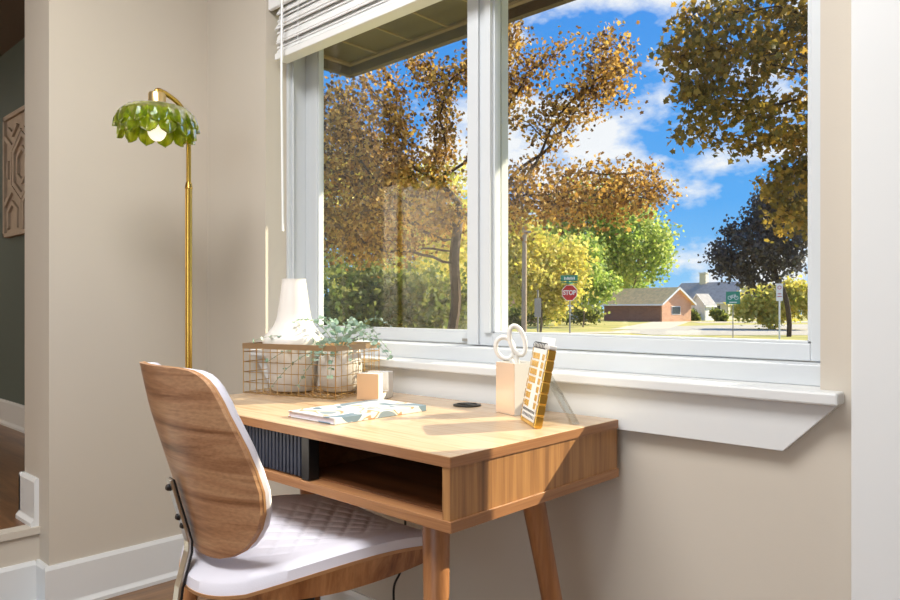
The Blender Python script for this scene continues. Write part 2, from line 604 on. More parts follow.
def sash(name, x0, x1, y0, y1, sl, sr, zb, zt, two_step=False):
    o = MB()
    o.box(x0, x0 + sl, y0, y1, 0.878, OZ1 - 0.021)
    o.box(x1 - sr, x1, y0, y1, 0.878, OZ1 - 0.021)
    o.box(x0 + sl, x1 - sr, y0, y1, 0.878, zb)
    o.box(x0 + sl, x1 - sr, y0, y1, zt, OZ1 - 0.021)
    s_ = o.build(name, M['vinyl'], win, bevel=0.002)
    b = MB()     # glazing bead
    for (a0, a1, c0, c1) in ((x0 + sl, x0 + sl + .006, zb, zt), (x1 - sr - .006, x1 - sr, zb, zt),
                             (x0 + sl, x1 - sr, zb, zb + .005), (x0 + sl, x1 - sr, zt - .005, zt)):
        b.box(a0, a1, y0 + 0.004, y1 - 0.004, c0, c1)
    b.build('glazing_bead', M['vinyl'], s_, bevel=0.001)
    MB().box(x0 + sl, x1 - sr, (y0 + y1) / 2 - .002, (y0 + y1) / 2 + .002, zb, zt).build('pane', M['pane'], s_)
    return s_


sash('sash', -2.086, -1.2, 1.484, 1.514, 0.064, 0.06, 0.911, 2.0)
s2 = sash('sash', -1.276, -0.386, 1.44, 1.472, 0.080, 0.033, 0.911, 2.0)
g = MB()
g.box(-1.276, -1.238, 1.431, 1.4405, 0.879, OZ1 - 0.03)
g.build('stile_moulding', M['vinyl'], s2, bevel=0.0015)
MB().box(-1.217, -1.196, 1.431, 1.4405, 0.9115, OZ1 - 0.03).build('stile_moulding', M['vinyl'], s2, bevel=0.0015)
MB().box(-1.335, -1.30, 1.476, 1.484, 0.884, 0.892).build('sash_stop', M['galv'], win)

# blind
bl = thing('window_blind', (-1.235, 1.37, 1.815), 'white horizontal slat blind pulled up at the top of the window', 'blind')
MB().box(-2.096, -0.375, 1.338, 1.352, 1.985, OZ1).build('valance', M['blind'], bl, bevel=0.002)
MB().box(-2.09, -0.38, 1.354, 1.40, 2.02, OZ1).build('headrail', M['blind'], bl, bevel=0.002)
slat_me = None
for k in range(15):
    z = 1.856 + k * 0.0098
    if slat_me is None:
        o = MB()
        for i in range(5):
            a, b = -0.025 + i * 0.01, -0.015 + i * 0.01
            za, zb = 0.004 * (1 - (a / .025) ** 2), 0.004 * (1 - (b / .025) ** 2)
            o.prism([(-0.83, a, za), (0.83, a, za), (0.83, b, zb), (-0.83, b, zb)], (0, 0, 0.0028))
        ob = o.build('slat', M['blind'], bl)
        slat_me = ob.data
    else:
        ob = bpy.data.objects.new('slat', slat_me)
        COL.objects.link(ob)
        hook(ob, bl)
    ob.location = Vector((-1.236 + random.uniform(-.012, .012), 1.373 + 0.006 * math.sin(k * 1.3), z)) - Vector(bl.location)
    ob.rotation_euler = (math.radians(random.uniform(48, 58)), math.radians(random.uniform(-.12, .12)), 0)
MB().box(-2.072, -0.40, 1.347, 1.397, 1.812, 1.834).build('bottom_rail', M['blind'], bl, bevel=0.003)
MB().tube([(-2.005, 1.332, 2.0), (-2.004, 1.330, 1.7), (-2.002, 1.334, 1.23)], 0.0042, 6).build('tilt_wand', M['blind'], bl, smooth=True)
for x in (-1.93, -1.24, -0.55):
    MB().tube([(x, 1.343, 2.0), (x, 1.3425, 1.83)], 0.0012, 5).build('ladder_cord', M['blind'], bl)

# eave over the window (outside)
EX, EY, EZ = -3.62, 2.94, 2.49
e = MB()
e.box(EX, 3.0, YO, EY, EZ + 0.06, EZ + 0.14)
eo = struct('eave_soffit', e, M['eave'])
e = MB()
for k in range(22):
    e.box(EX + 0.3 * k + 0.29, EX + 0.3 * k + 0.30, YO, EY, EZ + 0.052, EZ + 0.061)
e.box(EX, 3.0, 2.25, 2.27, EZ + 0.05, EZ + 0.061)
e.build('batten', M['eave_trim'], eo)
e = MB()
e.box(EX - 0.02, 3.0, EY - 0.02, EY + 0.02, EZ - 0.01, EZ + 0.2)
e.box(EX - 0.04, EX, YO, EY + 0.02, EZ - 0.01, EZ + 0.2)
e.build('fascia', M['eave'], eo)
e = MB()
e.box(EX, 3.0, EY - 0.05, EY - 0.02, EZ + 0.045, EZ + 0.062)
e.box(EX, EX + 0.03, YO, EY - 0.05, EZ + 0.045, EZ + 0.062)
e.build('moulding', M['eave_trim'], eo)

# ================================================================== LAMP
lb = gnd(188.7, 2.2, 0.0)
fl = thing('floor_lamp', lb, 'brass floor lamp with green glass petal shade in the corner', 'lamp')
MB().lathe([(0, 0.0), (0.13, 0.0), (0.13, 0.012), (0.12, 0.02), (0.03, 0.024), (0.014, 0.05), (0.009, 0.06)], lb, 40).build('base', M['gold'], fl, smooth=True)
MB().tube([lb + Vector((0, 0, .05)), lb + Vector((0, 0, 1.35))], 0.0105, 14).build('pole', M['gold'], fl, smooth=True)
MB().tube([lb + Vector((0, 0, 1.35)), lb + Vector((0, 0, 1.47))], 0.0075, 12).build('pole_top', M['gold'], fl, smooth=True)
MB().lathe([(0.0106, 0), (0.014, 0.004), (0.014, 0.016), (0.0106, 0.02)], lb + Vector((0, 0, .16)), 16).build('collar', M['gold'], fl, smooth=True)
MB().lathe([(0.0106, 0), (0.012, 0.002), (0.009, 0.02)], lb + Vector((0, 0, 1.345)), 16).build('collar', M['gold'], fl, smooth=True)
sc_ = at(157, 307, 2.10)
sc_.z = 0.0
dirp = (sc_ - Vector((lb.x, lb.y, 0)))
arm = []
for k, z in ((0, 1.465), (0, 1.53), (.06, 1.562), (.3, 1.597), (.62, 1.614), (.9, 1.621), (1.0, 1.618), (1.0, 1.606)):
    arm.append(Vector((lb.x, lb.y, 0)) + dirp * k + Vector((0, 0, z)))
# smooth the arm
arm2 = []
for i in range(len(arm) - 1):
    p0, p1, p2, p3 = arm[max(i - 1, 0)], arm[i], arm[i + 1], arm[min(i + 2, len(arm) - 1)]
    for q in range(5):
        t = q / 5
        arm2.append(0.5 * ((2 * p1) + (p2 - p0) * t + (2 * p0 - 5 * p1 + 4 * p2 - p3) * t * t + (3 * p1 - p0 - 3 * p2 + p3) * t ** 3))
arm2.append(arm[-1])
MB().tube(arm2, 0.0075, 10).build('arm', M['gold'], fl, smooth=True)
MB().lathe([(0, 1.612), (0.022, 1.612), (0.0245, 1.608), (0.0245, 1.572), (0, 1.572)], sc_, 28).build('socket_cap', M['brass_pale'], fl, smooth=True)
MB().lathe([(0, 1.470), (0.011, 1.472), (0.019, 1.4785), (0.0245, 1.488), (0.0262, 1.497), (0.0245, 1.507), (0.019, 1.5155), (0.011, 1.522), (0.010, 1.572), (0, 1.572)], sc_, 28).build('bulb', M['bulb'], fl, smooth=True)


def petal(ang, tier):
    c, s_ = math.cos(ang), math.sin(ang)
    prof = [(0.024, 1.570), (0.047, 1.572), (0.075, 1.564), (0.094, 1.548), (0.105, 1.524), (0.108, 1.502)] if tier == 0 else \
           [(0.022, 1.565), (0.043, 1.565), (0.068, 1.552), (0.086, 1.532), (0.097, 1.506), (0.100, 1.474)]
    wid = [0.35, 0.62, 0.9, 1.0, 0.8, 0.06] if tier == 0 else [0.35, 0.6, 0.85, 1.0, 0.85, 0.06]
    hw = 0.034 if tier == 0 else 0.0315

    def fn(off):
        def q(a, b):
            t = (b + 1) / 2 * 5
            i = min(int(t), 4)
            f_ = t - i
            f2 = f_
            r = prof[i][0] * (1 - f2) + prof[i + 1][0] * f2
            z = prof[i][1] * (1 - f2) + prof[i + 1][1] * f2
            w_ = (wid[i] * (1 - f2) + wid[i + 1] * f2)
            if b > 0.6:
                w_ = wid[4] * math.sqrt(max(0.002, 1 - ((b - 0.6) / 0.4) ** 2))
            x = a * hw * w_
            bul = 0.008 * (1 - a * a) * min(1, (b + 1.2))
            r2 = r + bul + off + 0.002 * math.cos(a * 9)
            return Vector((sc_.x + r2 * c - x * s_, sc_.y + r2 * s_ + x * c, z + off * 0.5))
        return q
    return MB().slab(fn(0.0025), fn(0.0), 8, 15)


for k in range(12):
    petal(2 * PI * k / 12 + .13, 0).build('petal', M['green_glass'], fl, smooth=True)
for k in range(12):
    petal(2 * PI * (k + .5) / 12 + .13, 1).build('petal', M['green_glass'], fl, smooth=True)

# ================================================================== DESK
DX0, DX1, DY0, DY1 = -1.70, -0.744, 0.796, 1.299
dk = thing('desk', ((DX0 + DX1) / 2, (DY0 + DY1) / 2, 0), 'walnut writing desk with round splayed legs under the window', 'desk')
MB().box(DX0, DX1, DY0, DY1, 0.732, 0.750).build('tabletop', M['desk_top'], dk, bevel=0.0012)
MB().box(DX0, DX1, DY0 - .0006, DY0 + .0002, 0.7325, 0.7490).build('edge_band', M['desk_edge'], dk)
MB().box(DX1 - .0002, DX1 + .0006, DY0, DY1, 0.7325, 0.7490).build('edge_band', M['desk_edge_y'], dk)
MB().box(DX0 - .0006, DX0 + .0002, DY0, DY1, 0.7325, 0.7490).build('edge_band', M['desk_edge_y'], dk)
MB().box(DX0 - .001, DX1 + .001, DY0 - .001, DY1, 0.632, 0.650).build('bottom_board', M['desk_edge'], dk, bevel=0.001)
MB().box(DX1 + .0008, DX1 + .0018, DY0 - .0005, DY1, 0.6325, 0.6495).build('edge_band', M['desk_edge_y'], dk)
MB().box(DX1 - .018, DX1 - .002, DY0 + .001, DY1, 0.650, 0.732).build('side_panel', M['desk_side'], dk)
MB().box(DX0 + .002, DX0 + .018, DY0 + .001, DY1, 0.650, 0.732).build('side_panel', M['desk_side'], dk)
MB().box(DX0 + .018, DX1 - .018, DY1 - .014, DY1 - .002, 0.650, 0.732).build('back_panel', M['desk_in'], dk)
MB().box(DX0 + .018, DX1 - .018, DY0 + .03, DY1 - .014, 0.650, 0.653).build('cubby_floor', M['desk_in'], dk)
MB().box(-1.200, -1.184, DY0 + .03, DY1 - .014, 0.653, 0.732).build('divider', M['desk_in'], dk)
td = MB()
td.box(DX0 + .019, -1.114, DY0 + .012, DY0 + .024, 0.651, 0.7315)
nsl = 45
for k in range(nsl):
    x0 = DX0 + .021 + k * (0.562 / nsl)
    td.box(x0, x0 + 0.0085, DY0 + .006, DY0 + .013, 0.653, 0.730)
tdo = td.build('tambour_door', M['navy'], dk, bevel=0.0012)
MB().box(-1.136, -1.112, DY0 + .002, DY0 + .026, 0.651, 0.7315).build('door_end_stile', M['black'], tdo, bevel=0.001)


def leg(x, y, dx, dy):
    top, bot = Vector((x, y, 0.633)), Vector((x + dx, y + dy, 0.0))
    n = 10
    pts = [top.lerp(bot, k / n) for k in range(n + 1)]
    rs = [0.0235 + (0.014 - 0.0235) * (k / n) ** 1.0 for k in range(n + 1)]
    MB().tube(pts, rs, 22).build('leg', M['leg'], dk, smooth=True)


leg(-0.835, 0.858, 0.085, -0.085)
leg(-0.832, 1.118, 0.085, 0.085)
leg(-1.575, 0.858, -0.06, -0.085)
leg(-1.575, 1.118, -0.06, 0.085)
gx, gy = -1.105, 1.239
MB().lathe([(0.033, 0.7502), (0.033, 0.7525), (0.030, 0.7535), (0.024, 0.7535), (0.023, 0.7515), (0, 0.7515)], (gx, gy, 0), 28).box(gx - .022, gx + .022, gy - .003, gy + .003, .7515, .7532).build('cable_grommet', M['black'], dk, smooth=True)
cb = [(-1.36, 1.27, 0.632), (-1.355, 1.275, 0.5), (-1.36, 1.28, 0.36), (-1.376, 1.28, 0.285), (-1.402, 1.28, 0.235), (-1.398, 1.28, 0.17), (-1.37, 1.275, 0.09), (-1.33, 1.27, 0.012)]
cabp = []
for i in range(len(cb) - 1):
    p0, p1, p2, p3 = [Vector(cb[max(0, min(len(cb) - 1, j))]) for j in (i - 1, i, i + 1, i + 2)]
    for q in range(6):
        t = q / 6
        cabp.append(0.5 * ((2 * p1) + (p2 - p0) * t + (2 * p0 - 5 * p1 + 4 * p2 - p3) * t * t + (3 * p1 - p0 - 3 * p2 + p3) * t ** 3))
cabp.append(Vector(cb[-1]))
tag(MB().tube(cabp, 0.0032, 8).build('power_cord', M['black'], smooth=True), 'thin black power cord hanging down under the desk', 'cord')

# ================================================================== CHAIR
XC = -1.200
ch = thing('desk_chair', (XC, 0.76, 0), 'walnut bentwood desk chair with white quilted cushions', 'chair')
ch.rotation_euler = (0, 0, math.radians(-6.0))
HWZ = [(.512, .012), (.5135, .045), (.518, .075), (.528, .108), (.545, .138), (.565, .160), (.59, .180), (.62, .194), (.66, .202), (.70, .201), (.74, .196), (.78, .187), (.82, .176), (.845, .166), (.858, .157), (.868, .144), (.874, .128), (.877, .10), (.878, .05)]
RDG = [(.50, .640), (.58, .622), (.66, .600), (.74, .575), (.80, .557), (.88, .540)]


HWZ = [(0.534 + (z - .512) * (.346 / .366), w_ * .93) for z, w_ in HWZ]


def lerp_tab(tab, x):
    if x <= tab[0][0]:
        return tab[0][1]
    for (a, b), (c, d) in zip(tab, tab[1:]):
        if x <= c:
            return b + (d - b) * (x - a) / (c - a)
    return tab[-1][1]


ZROW = []
for (a, b), (c, d) in zip(HWZ, HWZ[1:]):
    n = max(1, int((c - a) / 0.014))
    ZROW += [a + (c - a) * k / n for k in range(n)]
ZROW.append(HWZ[-1][0])
NZ = len(ZROW) - 1


def back_pt(off, shrink=0.0, bulge=0.0):
    def q(s_, t_):
        i = int(round((t_ + 1) / 2 * NZ))
        z = ZROW[i]
        hw = max(0.004, lerp_tab(HWZ, z))
        zz = 0.695 + (z - 0.695) * (1 - shrink / 0.19)
        x = s_ * hw * (1 - shrink / 0.19)
        y = lerp_tab(RDG, zz) + 0.068 * (x / 0.2) ** 2
        edge = 1 - max(abs(s_) ** 6, min(1, abs((z - 0.707) / 0.173)) ** 10)
        y += off + bulge * max(0, edge) ** 0.5
        return Vector((XC + x, y, zz))
    return q


MB().slab(back_pt(0.0), back_pt(0.011), 30, NZ).build('back_shell', [M['chair_wood']], ch, smooth=True)
MB().slab(back_pt(0.0065, -0.0006), back_pt(0.0095, -0.0006), 30, NZ).build('back_edge', M['ply_edge'], ch, smooth=True)
MB().slab(back_pt(0.0105, 0.002), back_pt(0.020, 0.002, 0.026), 40, NZ).build('back_cushion', M['leather'], ch, smooth=True)

SYC, SHX, SHY, SROT = 0.834, 0.217, 0.226, math.radians(-2.0)


def sq(s_, t_, sh=1.0):
    k_ = 0.5 + 0.12 * (1 - t_)
    x = s_ * math.sqrt(1 - k_ * t_ * t_ / 2)
    y = t_ * math.sqrt(1 - k_ * s_ * s_ / 2)
    x *= 1 - 0.13 * max(0.0, -t_) ** 1.5
    x, y = x * SHX * sh + .008 * max(0.0, -t_), y * SHY * sh
    ca, sa = math.cos(SROT), math.sin(SROT)
    return XC + x * ca - y * sa, SYC + x * sa + y * ca


def seat_base(x, y):
    sx = (x - XC) / 0.22
    return 0.529 + 0.022 * sx * sx - 0.020 * ((y - 0.85) / 0.19) ** 2


def quilt(x, y):
    a = ((x - XC) * 0.8 + (y - .85)) / 0.052
    b = ((x - XC) * 0.8 - (y - .85)) / 0.052
    q = min(abs(math.sin(PI * a)), abs(math.sin(PI * b)))
    w_ = max(0.0, 1 - ((x - XC) / 0.15) ** 4) * max(0.0, 1 - ((y - .85) / 0.175) ** 6)
    return -0.0042 * w_ * (1 - q) ** 3


def seat_top(s_, t_):
    x, y = sq(s_, t_, 0.985)
    e_ = max(abs(s_), abs(t_))
    rim = 0.012 * (max(0, e_ - 0.86) / 0.14) ** 2
    return Vector((x, y, seat_base(x, y) + 0.012 - rim + quilt(x, y)))


def seat_mid(s_, t_):
    x, y = sq(s_, t_, 0.995)
    return Vector((x, y, seat_base(x, y) - 0.018))


def shell_top(s_, t_):
    x, y = sq(s_, t_, 1.0)
    return Vector((x, y, seat_base(x, y) - 0.0175))


def shell_mid(s_, t_):
    x, y = sq(s_, t_, 0.995)
    return Vector((x, y, seat_base(x, y) - 0.024))


def shell_bot(s_, t_):
    x, y = sq(s_, t_, 0.955)
    return Vector((x, y, 0.480 - 0.004 * (1 - s_ * s_)))


MB().slab(seat_top, seat_mid, 90, 90).build('seat_cushion', M['leather'], ch, smooth=True)
MB().slab(shell_top, shell_mid, 30, 30).build('seat_edge', M['ply_edge'], ch, smooth=True)
MB().slab(shell_mid, shell_bot, 30, 30).build('seat_shell', M['seat_wood'], ch, smooth=True)


def strip(pts, half, th, ax=Vector((1, 0, 0))):
    """flat bar following pts in the y-z plane, half-width along x"""
    o = MB()
    vs, fs = [], []
    n = len(pts)
    for i, p in enumerate(pts):
        p = Vector(p)
        d = (Vector(pts[min(i + 1, n - 1)]) - Vector(pts[max(i - 1, 0)])).normalized()
        nn = ax.cross(d).normalized()
        for (a, b) in ((-1, -1), (1, -1), (1, 1), (-1, 1)):
            vs.append(p + ax * half * a + nn * th * b * .5)
    for i in range(n - 1):
        for k in range(4):
            l = (k + 1) % 4
            fs.append((i * 4 + k, i * 4 + l, i * 4 + 4 + l, i * 4 + 4 + k))
    fs += [(3, 2, 1, 0), tuple(4 * (n - 1) + k for k in range(4))]
    return o.add(vs, fs)


bx = XC - 0.02
brp = [(bx, 0.588, 0.672), (bx, 0.601, 0.625), (bx, 0.614, 0.58), (bx, 0.621, 0.555), (bx, 0.6205, 0.535), (bx, 0.614, 0.51), (bx, 0.604, 0.475), (bx, 0.600, 0.445), (bx, 0.606, 0.430), (bx, 0.625, 0.424), (bx, 0.70, 0.434), (bx, 0.78, 0.462)]
strip([(p[0], p[1] - .004, p[2]) for p in brp], 0.012, 0.006).build('back_bracket', M['steel'], ch, bevel=0.0015)
strip([(p[0] + 0.001, p[1] - .0005, p[2]) for p in brp[:8]], 0.0135, 0.003).build('bracket_pad', M['black'], ch)
for (y, z, dx) in ((.5815, .657, 0), (.600, .600, -.003), (.606, .585, .003)):
    Mt = Matrix.Translation((bx + dx, y, z)) @ Matrix.Rotation(math.radians(90 - 15), 4, 'X')
    MB().lathe([(0, 0.004), (0.0045, 0.0035), (0.006, 0), (0.006, -0.006)], (0, 0, 0), 14, M=Mt).build('bolt', M['black'], ch, smooth=True)
MB().box(XC - .09, XC + .09, .74, .97, .455, .478).build('mounting_plate', M['black'], ch, bevel=0.003)
MB().tube([(XC, .84, .456), (XC, .84, .25)], 0.025, 18).build('gas_lift', M['black'], ch, smooth=True)
MB().tube([(XC, .84, .27), (XC, .84, .09)], 0.034, 18).build('column', M['steel'], ch, smooth=True)
for k in range(5):
    a = 2 * PI * k / 5 + .3
    d = Vector((math.cos(a), math.sin(a), 0))
    c0 = Vector((XC, .84, .12))
    lg = MB().tube([c0 + d * .02, c0 + d * .15 + Vector((0, 0, -.015)), c0 + d * .28 + Vector((0, 0, -.045))], [.022, .018, .014], 10).build('base_leg', M['steel'], ch, smooth=True)
    pc = c0 + d * .28
    nrm = Vector((-d.y, d.x, 0))
    for sd in (-1, 1):
        Mt = Matrix.Translation((pc.x, pc.y, 0.027)) @ Matrix.Rotation(a, 4, 'Z') @ Matrix.Rotation(PI / 2, 4, 'X')
        q = nrm * 0.014 * sd
        MB().lathe([(0, -.008), (.024, -.008), (.027, -.004), (.027, .004), (.024, .008), (0, .008)], q, 18, M=Mt).build('caster', M['black'], lg, smooth=True)
    MB().tube([(pc.x, pc.y, .075), (pc.x, pc.y, .025)], .006, 8).build('caster_stem', M['steel'], lg, smooth=True)

# ================================================================== THINGS ON THE DESK
TZ = 0.7505


def frame(o, ang, z=TZ):
    return Matrix.Translation((o[0], o[1], z)) @ Matrix.Rotation(ang, 4, 'Z')


# ---- wire basket : origin front-left corner, x along the front
BA = math.radians(16.0)
BO = (-1.688, 1.000)
BM = frame(BO, BA)
BL, BW, BH = 0.302, 0.198, 0.134
bk = thing('wire_basket', BM @ Vector((BL / 2, BW / 2, 0)), 'gold wire basket with a flat rim holding white pottery', 'basket')
rim = MB()
rim.box(0, BL, -.001, .003, BH - .014, BH, BM).box(0, BL, BW - .003, BW + .001, BH - .014, BH, BM)
rim.box(-.001, .003, 0, BW, BH - .014, BH, BM).box(BL - .003, BL + .001, 0, BW, BH - .014, BH, BM)
rim.build('rim', M['gold_rim'], bk)
wr = MB()
R_ = 0.0010
tw = lambda *ps: wr.tube([BM @ Vector(p) for p in ps], R_, 5)
nx, ny = 13, 8
for k in range(nx + 1):
    x = 0.002 + (BL - .004) * k / nx
    tw((x, .001, BH - .005), (x, .001, .004), (x, BW - .001, .004), (x, BW - .001, BH - .005))
for k in range(ny + 1):
    y = 0.001 + (BW - .002) * k / ny
    tw((.001, y, BH - .005), (.001, y, .003), (BL - .001, y, .003), (BL - .001, y, BH - .005))
for k in range(5):
    z = 0.004 + k * 0.027
    p = [BM @ Vector(q) for q in ((.001, .001, z), (BL - .001, .001, z), (BL - .001, BW - .001, z), (.001, BW - .001, z))]
    for a, b in zip(p, p[1:] + p[:1]):
        wr.tube([a, b], R_, 5)
wr.build('wire_mesh', M['gold_wire'], bk)

# ---- tall vase
def on_midline(u, ly):
    iv = BM.inverted()
    return min((gnd(u, 1.6 + k * .002, 0) for k in range(300)), key=lambda p: abs((iv @ p).y - ly))


vp = on_midline(294, .101)
vz = TZ + .0055
va = thing('vase', (vp.x, vp.y, vz), 'tall white bottle neck vase standing in the wire basket', 'vase')
prof = [(0, 0), (.056, 0), (.060, .004), (.067, .04), (.075, .09), (.0825, .125), (.0835, .134), (.080, .143), (.068, .157), (.056, .172), (.0475, .190), (.0435, .210), (.0400, .235), (.0362, .262), (.0335, .285), (.0320, .296), (.0325, .300), (.0305, .300), (.0300, .285), (.034, .25), (.040, .20), (.045, .18), (0, .18)]
MB().lathe(prof, (vp.x, vp.y, vz), 56).build('vase_body', M['ceramic'], va, smooth=True)

# ---- round pot in the basket
pp_ = on_midline(340, .132)
pt = thing('plant_pot', (pp_.x, pp_.y, vz), 'round speckled white pot at the right end of the basket', 'pot')
prof = [(0, 0), (.038, 0), (.046, .004), (.054, .02), (.0585, .045), (.059, .07), (.056, .095), (.0525, .112), (.050, .112), (.053, .09), (.055, .05), (0, .04)]
MB().lathe(prof, (pp_.x, pp_.y, vz), 44).build('pot_body', M['ceramic_speck'], pt, smooth=True)
MB().lathe([(0, .09), (.049, .09), (.051, .097), (0, .099)], (pp_.x, pp_.y, vz), 32).build('soil', M['bark'], pt)


# ---- eucalyptus in the pot
def add_leaves(name, mat, parent, P_, D_, L_, W_, rnd, shape=0, kind=None):
    """one mesh of many small leaves. P_ base points, D_ directions, L_ lengths, W_ widths"""
    n = len(P_)
    P_ = np.asarray(P_, float)
    D_ = np.asarray(D_, float)
    D_ /= np.linalg.norm(D_, axis=1, keepdims=True) + 1e-9
    Q = RNG.normal(size=(n, 3))
    S_ = np.cross(D_, Q)
    S_ /= np.linalg.norm(S_, axis=1, keepdims=True) + 1e-9
    U_ = np.cross(S_, D_)
    L_ = np.broadcast_to(np.asarray(L_, float), (n,))
    W_ = np.broadcast_to(np.asarray(W_, float), (n,))
    if shape == 0:      # pointed oval, folded along the midrib
        T = [(0, 0, 0), (.35, .5, .12), (.7, .38, .1), (1, 0, 0), (.7, -.38, .1), (.35, -.5, .12)]
        Fc = [(0, 1, 2, 3), (0, 3, 4, 5)]
    elif shape == 1:    # maple like, five points
        T = [(0, 0, 0), (.02, .34, .08), (.34, .30, .05), (.42, .62, .16), (.62, .30, .05), (1, 0, 0), (.62, -.30, .05), (.42, -.62, .16), (.34, -.30, .05), (.02, -.34, .08)]
        Fc = [(0, 1, 2, 3, 4, 5), (0, 5, 6, 7, 8, 9)]
    else:               # round eucalyptus disc
        T = [(0, 0, 0)] + [(.5 - .5 * math.cos(a), .5 * math.sin(a), .08 * math.sin(a) ** 2) for a in np.linspace(0.6, 2 * PI - 0.6, 8)]
        Fc = [tuple(range(9))]
    T = np.array(T)
    k = len(T)
    V = (P_[:, None, :] + D_[:, None, :] * (T[None, :, 0:1] * L_[:, None, None])
         + S_[:, None, :] * (T[None, :, 1:2] * W_[:, None, None]) + U_[:, None, :] * (T[None, :, 2:3] * W_[:, None, None]))
    V = V.reshape(-1, 3)
    me = bpy.data.meshes.new(name)
    me.vertices.add(len(V))
    me.vertices.foreach_set('co', V.astype(np.float32).ravel())
    idx, starts, tot = [], [], 0
    base = np.arange(n) * k
    fl_ = [np.array(f) for f in Fc]
    allf = np.concatenate([np.concatenate([base[:, None] + f[None, :] for f in fl_], axis=1)]).ravel()
    per = [len(f) for f in fl_]
    me.loops.add(len(allf))
    me.loops.foreach_set('vertex_index', allf.astype(np.int32))
    tots = np.tile(np.array(per), n)
    st = np.concatenate([[0], np.cumsum(tots)[:-1]])
    me.polygons.add(len(tots))
    me.polygons.foreach_set('loop_start', st.astype(np.int32))
    me.update(calc_edges=True)
    at_ = me.attributes.new('leaf_rand', 'FLOAT', 'FACE')
    at_.data.foreach_set('value', np.repeat(np.asarray(rnd, np.float32), len(per)))
    me.materials.append(mat)
    me.validate()
    o = bpy.data.objects.new(name, me)
    COL.objects.link(o)
    hook(o, parent)
    if kind:
        o['kind'] = kind
    return o


eu = thing('eucalyptus_spray', (pp_.x, pp_.y, vz + .09), 'trailing grey green eucalyptus sprigs spilling over the basket', 'plant')
top = Vector((pp_.x, pp_.y, vz + .098))
# end points of the sprigs, in the basket's own frame
ends = [((.05, -.012, .142), .03), ((.02, .10, .165), .035), ((.10, -.015, .09), .03), ((.13, .05, .19), .05), ((.20, .06, .195), .05), ((.17, .16, .18), .05),
        ((.25, .03, .17), .05), ((.29, .10, .185), .06), ((.345, .12, .16), .06), ((.37, .06, .14), .06), ((.36, .16, .18), .07), ((.335, .02, .10), .06),
        ((.34, .19, .11), .07), ((.30, -.02, .06), .05), ((.20, -.018, .035), .04), ((.12, -.02, .03), .05), ((.24, .19, .17), .06), ((.375, .13, .10), .06), ((.27, -.016, .12), .04)]
st = MB()
lp, ld, ll = [], [], []
for (e_, lift) in ends:
    E_ = BM @ Vector(e_)
    mid = (top + E_) / 2 + Vector((0, 0, lift + .03))
    pts = []
    for k in range(11):
        t = k / 10
        pts.append(top * (1 - t) ** 2 + mid * (2 * t * (1 - t)) + E_ * t * t)
    st.tube(pts, [0.0013 - .0007 * k / 10 for k in range(11)], 5)
    for k in range(3, 11):
        for sgn in (-1, 1):
            d = (pts[min(k + 1, 10)] - pts[k - 1]).normalized()
            sd = d.cross(Vector((0, 0, 1)) + Vector((random.uniform(-.5, .5),) * 3)).normalized() * sgn
            lp.append(pts[k])
            ld.append(sd + d * .4 + Vector((0, 0, random.uniform(-.4, .5))))
            ll.append(random.uniform(.010, .019) * (1.15 - .05 * k))
st.build('stems', M['stem'], eu)
add_leaves('foliage', M['leaf_euca'], eu, lp, ld, ll, np.array(ll) * .95, RNG.random(len(lp)), 2)

# ---- U shaped holder
UA = math.atan2(.077, -.030) - PI / 2
UO = (-1.3165, 1.151)
UM = frame(UO, UA)      # local y runs along the U profile, local -x is the peach end face... x to the left
uh = thing('phone_holder', UM @ Vector((-.03, .04, 0)), 'small white U shaped holder with a peach end beside the basket', 'holder')
W_, D_, Hh = 0.080, 0.060, 0.066
poly = [(0, 0, 0), (0, W_ - .010, 0), (0, W_ - .002, .003), (0, W_, .012), (0, W_, Hh), (0, W_ - .026, Hh), (0, W_ - .026, .020), (0, W_ - .030, .016), (0, .026, .016), (0, .024, .019), (0, .024, Hh), (0, 0, Hh)]
MB().prism([Vector(p) for p in poly], (-D_, 0, 0), UM).build('holder_body', M['white_plastic'], uh, bevel=0.001)
MB().box(-D_ + .0005, -.0005, -.0015, 0.0004, .001, Hh - .001, UM).build('end_panel', M['cream'], uh)
MB().box(-D_ + .001, -.001, .0245, W_ - .0265, .0162, .0172, UM).build('slot_lining', M['gold'], uh)

# ---- magazine / hardback
KA = 0.0
bkk = thing('hardback_book', (-1.187, .985, TZ), 'thin hardback book with white blue and orange cover on desk', 'book')
KM = frame((-1.264, .855), math.radians(0.6))
MB().box(.001, .150, .002, .252, .0022, .0105, KM).build('pages', M['paper'], bkk)
MB().box(-.001, .153, 0, .255, .0105, .0130, KM).build('front_cover', M['cover'], bkk, bevel=0.0006)
MB().box(-.001, .153, 0, .255, 0, .0022, KM).build('back_cover', M['cover'], bkk, bevel=0.0006)
MB().box(.151, .1545, 0, .255, 0, .0130, KM).build('spine', M['cover'], bkk, bevel=0.0006)

# ---- pen cup
CA = math.atan2(-.017, .066)
CM = frame((-.990, 1.2065), CA)
pc = thing('pen_cup', CM @ Vector((.033, .033, 0)), 'square white pen cup with rose gold front by the window', 'cup')
cw = 0.066
c_ = MB()
c_.box(0, cw, 0, cw, 0, .004, CM)
c_.box(0, cw, 0, .003, .004, .110, CM).box(0, cw, cw - .003, cw, .004, .110, CM).box(0, .003, .003, cw - .003, .004, .110, CM).box(cw - .003, cw, .003, cw - .003, .004, .110, CM)
c_.build('cup_body', M['white_plastic'], pc)
MB().box(.0006, cw - .0006, -.0012, .0004, .001, .1095, CM).build('front_panel', M['rose_gold'], pc)

# ---- scissors in the cup
cen = CM @ Vector((.030, .024, 0))
sx = thing('scissors', (cen.x, cen.y, TZ + .02), 'scissors with white looped handles standing in the pen cup', 'scissors')
